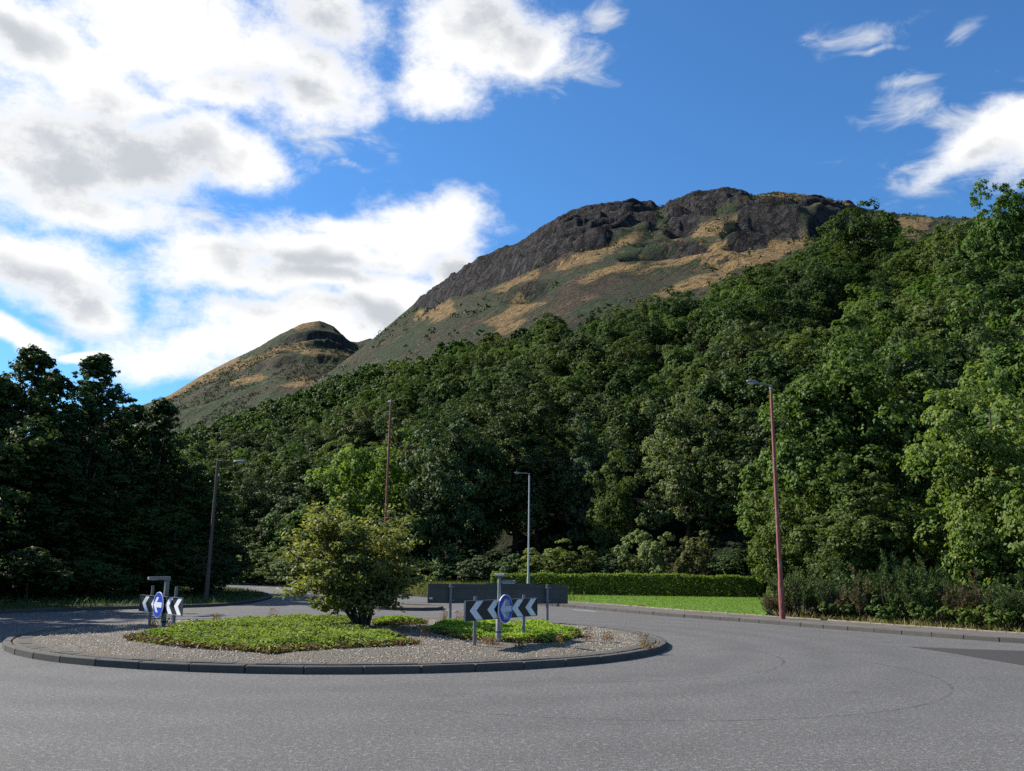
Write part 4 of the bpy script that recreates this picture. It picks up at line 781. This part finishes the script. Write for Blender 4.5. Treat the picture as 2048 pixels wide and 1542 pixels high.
pine_proto('pine0', 81, 2.0, 1.1, 26); pine_proto('pine1', 82, 1.6, 1.2, 26)
proto('bramble', 83, 1.1, 1.3, 0.0, 26, 9, 12, 0.11, 0.08, 'mid', 0.02, k=20, hang=0.3)
G_p = 'pine scrub and brambles along the right footway'
ELx = offset(FW, 3.1)
def behind_path(px, extra=0.0):
    o = offset(FW, 3.0 + extra); return min(o, key=lambda p: abs(at_y(px, p.y) - p.x))
for i, (px, ex, key, s, mat, lab) in enumerate([(1600, 0.2, 'pine0', 1.0, None, 'dark dwarf pine at the foot of the red lamp column'), (1650, 0.9, 'pine1', 1.15, None, 'second dwarf pine right of the red lamp column'), (1720, 0.7, 'pine1', 1.0, 'dry', 'half withered brown scrub between two dwarf pines'), (1815, 1.1, 'pine0', 1.05, None, 'upright dwarf pine with bushy tufts in front of the rounded tree'), (1860, 0.9, 'pine1', 1.0, None, 'dwarf pine just right of the upright tufted one'),
        (1930, 0.9, 'pine1', 0.95, 'dry', 'withered brown scrub under the bright tree at the right edge'), (2000, 0.7, 'pine0', 0.8, None, 'dwarf pine under the bright tree at the right edge'), (2060, 0.5, 'pine1', 0.9, None, 'dwarf pine cut by the right edge of the picture'), (1548, 0.1, 'pine1', 0.62, 'dry', 'low dry brown scrub at the right end of the lawn'),
        (1690, 0.0, 'bramble', 0.7, 'mid', 'low green bramble at the path edge right of the lamp column'), (1760, 0.1, 'bramble', 0.75, 'mid', 'low bramble in front of the withered scrub'), (1840, 0.0, 'bramble', 0.7, 'mid', 'low bramble in front of the tufted dwarf pine'), (1905, -0.1, 'bramble', 0.7, 'lime', 'light green bramble spilling onto the path edge'), (1975, -0.1, 'bramble', 0.7, 'lime', 'light green bramble near the right edge of the path'), (2045, -0.1, 'bramble', 0.75, 'lime', 'light green bramble at the right end of the path'),
        (1625, 0.0, 'bramble', 0.45, 'dry', 'low brown litter bramble by the lamp foot'), (1785, 1.2, 'bramble', 1.2, 'mid', 'green bramble mound behind the dwarf pines'), (1690, 1.8, 'bramble', 1.5, 'blue', 'tall dusky bramble mound behind the dwarf pines'), (1890, 1.9, 'bramble', 1.4, 'mid', 'green bramble mound beneath the bright tree')]):
    p = behind_path(px, ex); put(key, 'dwarf_pine' if 'pine' in lab and key != 'bramble' else 'scrub_bush', (p.x, p.y, 0.1), lab, 'shrub', G_p, s, s * random.uniform(0.9, 1.15), mat=mat, parts=('foliage', 'stems'))
vline = [p for p in offset(FW, 2.3) if p.x > at_y(1530, p.y)]; vout = [p for p in offset(FW, 4.6) if p.x > at_y(1530, p.y)]
x, y = scatter([(p.x, p.y) for p in vline] + [(p.x, p.y) for p in reversed(vout)], 9000, rng); V, F = blades(np.stack([x, y, np.full(len(x), 0.1)], 1), rng.uniform(0.05, 0.3, len(x)), 0.025, rng, 0.5)
tag(link('path_edge_grass', np_mesh('path_edge_grass', V, F, M_grassdry)), 'dry tufted grass under the pine scrub along the path', 'grass', kind='stuff')

# ------------------------------------------------------------------ signs
M_post = plain('galvanised_steel', (0.17, 0.185, 0.2), 0.5, 0.5, 0.35, 9, 0.35); M_black = plain('black_sheeting', (0.012, 0.012, 0.014), 0.45, 0.4, 0.2, 4); M_white = plain('white_sheeting', (0.72, 0.73, 0.74), 0.45, 0.4, 0.1, 8)
M_blue = plain('blue_sheeting', (0.01, 0.05, 0.42), 0.45, 0.4, 0.12, 5); M_back = plain('grey_sign_back', (0.058, 0.06, 0.058), 0.55, 0.4, 0.3, 3); M_lamp = plain('lamp_casing', (0.19, 0.2, 0.205), 0.5, 0.4, 0.25, 8); M_lens = plain('lamp_lens', (0.6, 0.6, 0.56), 0.25, 0.5, 0.1, 8)
M_faded = plain('faded_white_sheeting', (0.55, 0.57, 0.6), 0.6, 0.3, 0.2, 12); M_worn = plain('worn_sheeting', (0.3, 0.32, 0.37), 0.6, 0.3, 0.35, 14); M_band = plain('dark_band', (0.03, 0.03, 0.034), 0.6, 0.3, 0.2, 5)
def disc(r, y0, y1, m, n=40): return m.prism([(r * math.cos(2 * math.pi * k / n), r * math.sin(2 * math.pi * k / n)) for k in range(n)], y0, y1)
ARROW = [(-0.24, 0), (-0.075, 0.175), (0.045, 0.175), (-0.065, 0.06), (0.24, 0.06), (0.24, -0.06), (-0.065, -0.06), (0.045, -0.175), (-0.075, -0.175)]
def chevron_sign(base, rz, L, h, zc, r, post_x, post_top, round_post, label, worn=False):
    e = empty('chevron_sign', base, rz); bd = MB().box((0, 0, zc), (L, 0.025, h), bev=0.0).build('board', M_black, e)
    MB().box((0, -0.014, zc + h / 2 + 0.004), (L + 0.016, 0.034, 0.008)).box((0, -0.014, zc - h / 2 - 0.004), (L + 0.016, 0.034, 0.008)).box((L / 2 + 0.004, -0.014, zc), (0.008, 0.034, h)).box((-L / 2 - 0.004, -0.014, zc), (0.008, 0.034, h)).build('board_rim', M_post, bd)
    w, dp = L * 0.085, L * 0.085
    for cx in (-0.40, -0.175, 0.165, 0.365):
        c = cx * L; MB().prism([(c - dp / 2, zc), (c + dp / 2, zc + h / 2 - 0.004), (c + dp / 2 + w, zc + h / 2 - 0.004), (c - dp / 2 + w, zc), (c + dp / 2 + w, zc - h / 2 + 0.004), (c + dp / 2, zc - h / 2 + 0.004)], -0.0165, -0.013).build('chevron', M_white, bd)
    de = MB(); disc(r, -0.07, -0.05, de); d = link('blue_disc', de.mesh('blue_disc', M_white), e, (0, 0, zc)); bl = MB(); disc(r * 0.955, -0.0735, -0.0705, bl).build('disc_face', M_blue, d)
    if worn: MB().prism([(-0.08, -0.215), (0.15, -0.205), (0.16, 0.18), (0.06, 0.185), (0.05, 0.205), (-0.07, 0.2)], -0.0755, -0.074).build('worn_patch', M_worn, d)
    MB().prism([(x * r / 0.3, z * r / 0.3) for x, z in ARROW], -0.079, -0.076).build('arrow', M_faded if worn else M_white, d)
    for x in post_x: MB().tube([(x, 0.05, -0.1), (x, 0.05, post_top)], 0.036, 10).build('post', M_post, e)
    H = 1.4 if not round_post else 1.36
    if round_post:
        lp = MB().tube([(0, 0.09, -0.1), (0, 0.09, 0.47), (0, 0.09, 0.5), (0, 0.09, 1.12), (0, 0.09, 1.30), (0, 0.09, 1.31), (0, 0.09, 1.33)], [0.062, 0.06, 0.04, 0.037, 0.036, 0.028, 0.028], 14).build('lamp_post', M_lamp, e)
        MB().tube([(0, 0.09, 0.19), (0, 0.09, 0.215)], 0.065, 14).build('band', M_band, lp)
        MB().box((-0.02, 0.06, 1.35), (0.1, 0.26, 0.05), bev=0.012).box((0, 0.0, 1.325), (0.06, 0.1, 0.03)).build('lamp_head', M_lamp, lp)
        a = MB().box((0.06, -0.08, 1.22), (0.09, 0.36, 0.055), bev=0.015).tube([(0, 0.09, 1.16), (0.02, 0.05, 1.21), (0.05, 0.0, 1.22)], 0.02, 8).build('sign_light', M_lamp, lp); MB().box((0.06, -0.1, 1.185), (0.07, 0.28, 0.012)).build('lens', M_lens, a)
    else:
        lp = MB().box((0, 0.1, 0.5), (0.095, 0.095, 1.2), bev=0.01).build('lamp_post', M_post, e); MB().box((0, 0.1, 0.12), (0.102, 0.102, 0.05)).build('band', M_band, lp)
        a = MB().add([(-0.055, 0.16, 1.09), (0.055, 0.16, 1.09), (0.055, -0.36, 1.11), (-0.055, -0.36, 1.11), (-0.055, 0.16, 1.18), (0.055, 0.16, 1.18), (0.055, -0.36, 1.17), (-0.055, -0.36, 1.17)], [(0, 3, 2, 1), (4, 5, 6, 7), (0, 1, 5, 4), (1, 2, 6, 5), (2, 3, 7, 6), (3, 0, 4, 7)]).build('lamp_head', M_lamp, lp); MB().box((0, -0.25, 1.102), (0.08, 0.18, 0.012)).build('lens', M_lens, a)
    return tag(e, label, 'road sign')
PA, PB = at(953, 1298, 0.14), at(1051, 1282, 0.17); mid = (PA + PB) / 2; rzn = math.atan2(PB.y - PA.y, PB.x - PA.x); hl = (PB - PA).length / 2
mid.z = float(mound(mid.x, mid.y)) - 0.0
chevron_sign(mid, rzn, 2.95, 0.37, 0.665, 0.29, (-hl, hl), 0.93, True, 'near chevron sign with worn blue arrow disc and round lamp post on the gravel', worn=True)
q = at(317, 1258, 0.17); chevron_sign((q.x, q.y, float(mound(q.x, q.y))), R(-47), 2.55, 0.38, 0.52, 0.30, (-0.72, 0.72), 0.95, False, 'sunlit chevron sign with white-on-blue arrow at the left end of the island')
def grey_sign():
    a, b = at(899, 1244, 0.14), at(1093, 1244, 0.14); m = (a + b) / 2; m.z = float(mound(m.x, m.y)) - 0.02; e = empty('direction_sign', m, math.atan2(b.y - a.y, b.x - a.x)); hl = (b - a).length / 2; L = 282 / 194 * hl * 2
    bd = MB().box((0, 0, 0.81), (L, 0.02, 0.56)).build('board', M_back, e)
    rl = [MB().box((0, -0.022, z), (L - 0.05, 0.022, 0.045), bev=0.004).build('rail', M_back, bd) for z in (0.62, 1.0)]
    MB().box((0.35, 0.004, 1.105), (1.5, 0.012, 0.03)).build('top_lip', M_back, bd); MB().box((-L / 2 + 0.1, -0.012, 0.66), (0.09, 0.004, 0.06)).build('sticker', M_white, bd)
    for x in (-hl, hl):
        p = MB().tube([(x, -0.075, -0.15), (x, -0.075, 1.1)], 0.042, 12).build('post', M_post, e)
        for z in (0.62, 1.0): MB().box((x + 0.02, -0.075, z), (0.16, 0.096, 0.028), bev=0.004).build('clamp', M_post, p)
    tag(e, 'wide dark grey sign board seen from behind, across the island', 'road sign')
grey_sign()

# ------------------------------------------------------------------ lamp columns
def redpaint(n):
    f = n.noise(n.pos, 3.5, 6, 0.7); s = n.n.new('ShaderNodeSeparateXYZ'); n.l.new(n.pos, s.inputs[0])
    c = n.mix(n.rng(n.noise(n.pos, 1.1, 5, 0.6), 0.35, 0.7), (0.25, 0.068, 0.056), (0.15, 0.045, 0.036)); c = n.mix(n.rng(f, 0.58, 0.66, 0, 0.75), c, (0.26, 0.19, 0.175)); n.bump(f, 0.1, 0.01); return c
M_red = material('faded_red_paint', redpaint, 0.6, 0.35); M_darkpost = plain('dull_brown_paint', (0.085, 0.07, 0.066), 0.7, 0.3, 0.4, 3, c2=(0.13, 0.07, 0.06)); M_greypost = plain('light_grey_paint', (0.42, 0.45, 0.48), 0.5, 0.4, 0.2, 4)
def lamp_column(base, H, r0, r1, foot_h, foot_r, arm, mat, label, lant=0.55, foot=None, light_r=0.09):
    e = empty('lamp_column', base); MB().tube([(0, 0, foot_h), (0, 0, foot_h + 0.12), (0, 0, H)], [foot_r * 0.95, r0, r1], 14).build('column', mat, e)
    ft = MB().tube([(0, 0, -0.2), (0, 0, foot_h)], [foot_r * 1.08, foot_r], 14).build('column_base', foot or mat, e); MB().box((0, -foot_r * 0.98, foot_h * 0.62), (foot_r * 0.9, 0.025, foot_h * 0.42), bev=0.006).build('service_door', foot or mat, ft)
    a = Vector(arm); t = Vector((0, 0, H)); tip = t + a; d = Vector((a.x, a.y, a.z * 0.4)).normalized(); ao = MB().tube([t - Vector((0, 0, 0.1)), t + Vector((0, 0, 0.06)), t + a * 0.35 + Vector((0, 0, 0.08)), tip], [r1 * 1.05, r1 * 0.9, 0.03, 0.026], 8).tube([t - Vector((0, 0, 0.04)), t + Vector((0, 0, 0.12))], [r1 * 1.15, r1 * 0.7], 10).build('arm', M_lamp if mat is not M_darkpost else mat, e)
    s = Vector((-d.y, d.x, 0)).normalized(); vs = []; w = light_r
    for (f, ww, hu, hd) in ((-0.08, 0.4, 0.03, 0.03), (0.05, 0.8, 0.055, 0.04), (0.4, 1.0, 0.07, 0.05), (0.8, 0.95, 0.06, 0.05), (1.0, 0.55, 0.02, 0.02)):
        c = tip + d * lant * f
        for (sx, hz) in ((-1, -0.5), (-1, 0.3), (-0.5, 1), (0.5, 1), (1, 0.3), (1, -0.5), (0.5, -1), (-0.5, -1)): vs.append(c + s * (w * ww * sx) + Vector((0, 0, hz * (hu if hz > 0 else hd))))
    fs = [tuple(range(8)), tuple(reversed(range(32, 40)))] + [(i * 8 + k, i * 8 + 8 + k, i * 8 + 8 + (k + 1) % 8, i * 8 + (k + 1) % 8) for i in range(4) for k in range(8)]
    ln = MB().add(vs, fs).build('lantern', M_lamp, ao); c = tip + d * lant * 0.55 - Vector((0, 0, 0.052)); MB().box(c, (lant * 0.5, w * 1.1, 0.02), Matrix.Rotation(math.atan2(d.y, d.x), 3, 'Z')).build('lens', M_lens, ln)
    return tag(e, label, 'lamp column', 'street lamp columns')
def col_h(px, top, Y, z0): v = ray(px, top); return CAM_H + v[2] / v[1] * Y - z0
b = at(1565, 1238, 0.11); lamp_column(b, col_h(1541, 776, b.y, 0.11), 0.08, 0.05, 1.25, 0.098, (-0.55, -0.25, 0.12), M_red, 'tall faded red lamp column on the right footway', 0.5)
Y = 46; xx = at_y(767, Y); lamp_column((xx, Y, 0.1), col_h(775, 803, Y, 0.1), 0.075, 0.05, 1.25, 0.1, (-0.1, 0.5, 0.1), M_red, 'red lamp column rising behind the island tree', 0.5, light_r=0.14)
Y = 58.2; xx = at_y(1057, Y); lamp_column((xx, Y, 0.1), col_h(1060, 950, Y, 0.1), 0.065, 0.045, 1.1, 0.095, (-0.6, -0.1, 0.1), M_greypost, 'thin light grey lamp column beside the hedge', 0.4)
b = at(412, 1200, 0.1); lamp_column(b, col_h(435, 925, b.y, 0.1), 0.085, 0.055, 1.3, 0.1, (0.8, 0.05, 0.06), M_darkpost, 'dull dark lamp column on the left verge by the trees', 0.55)
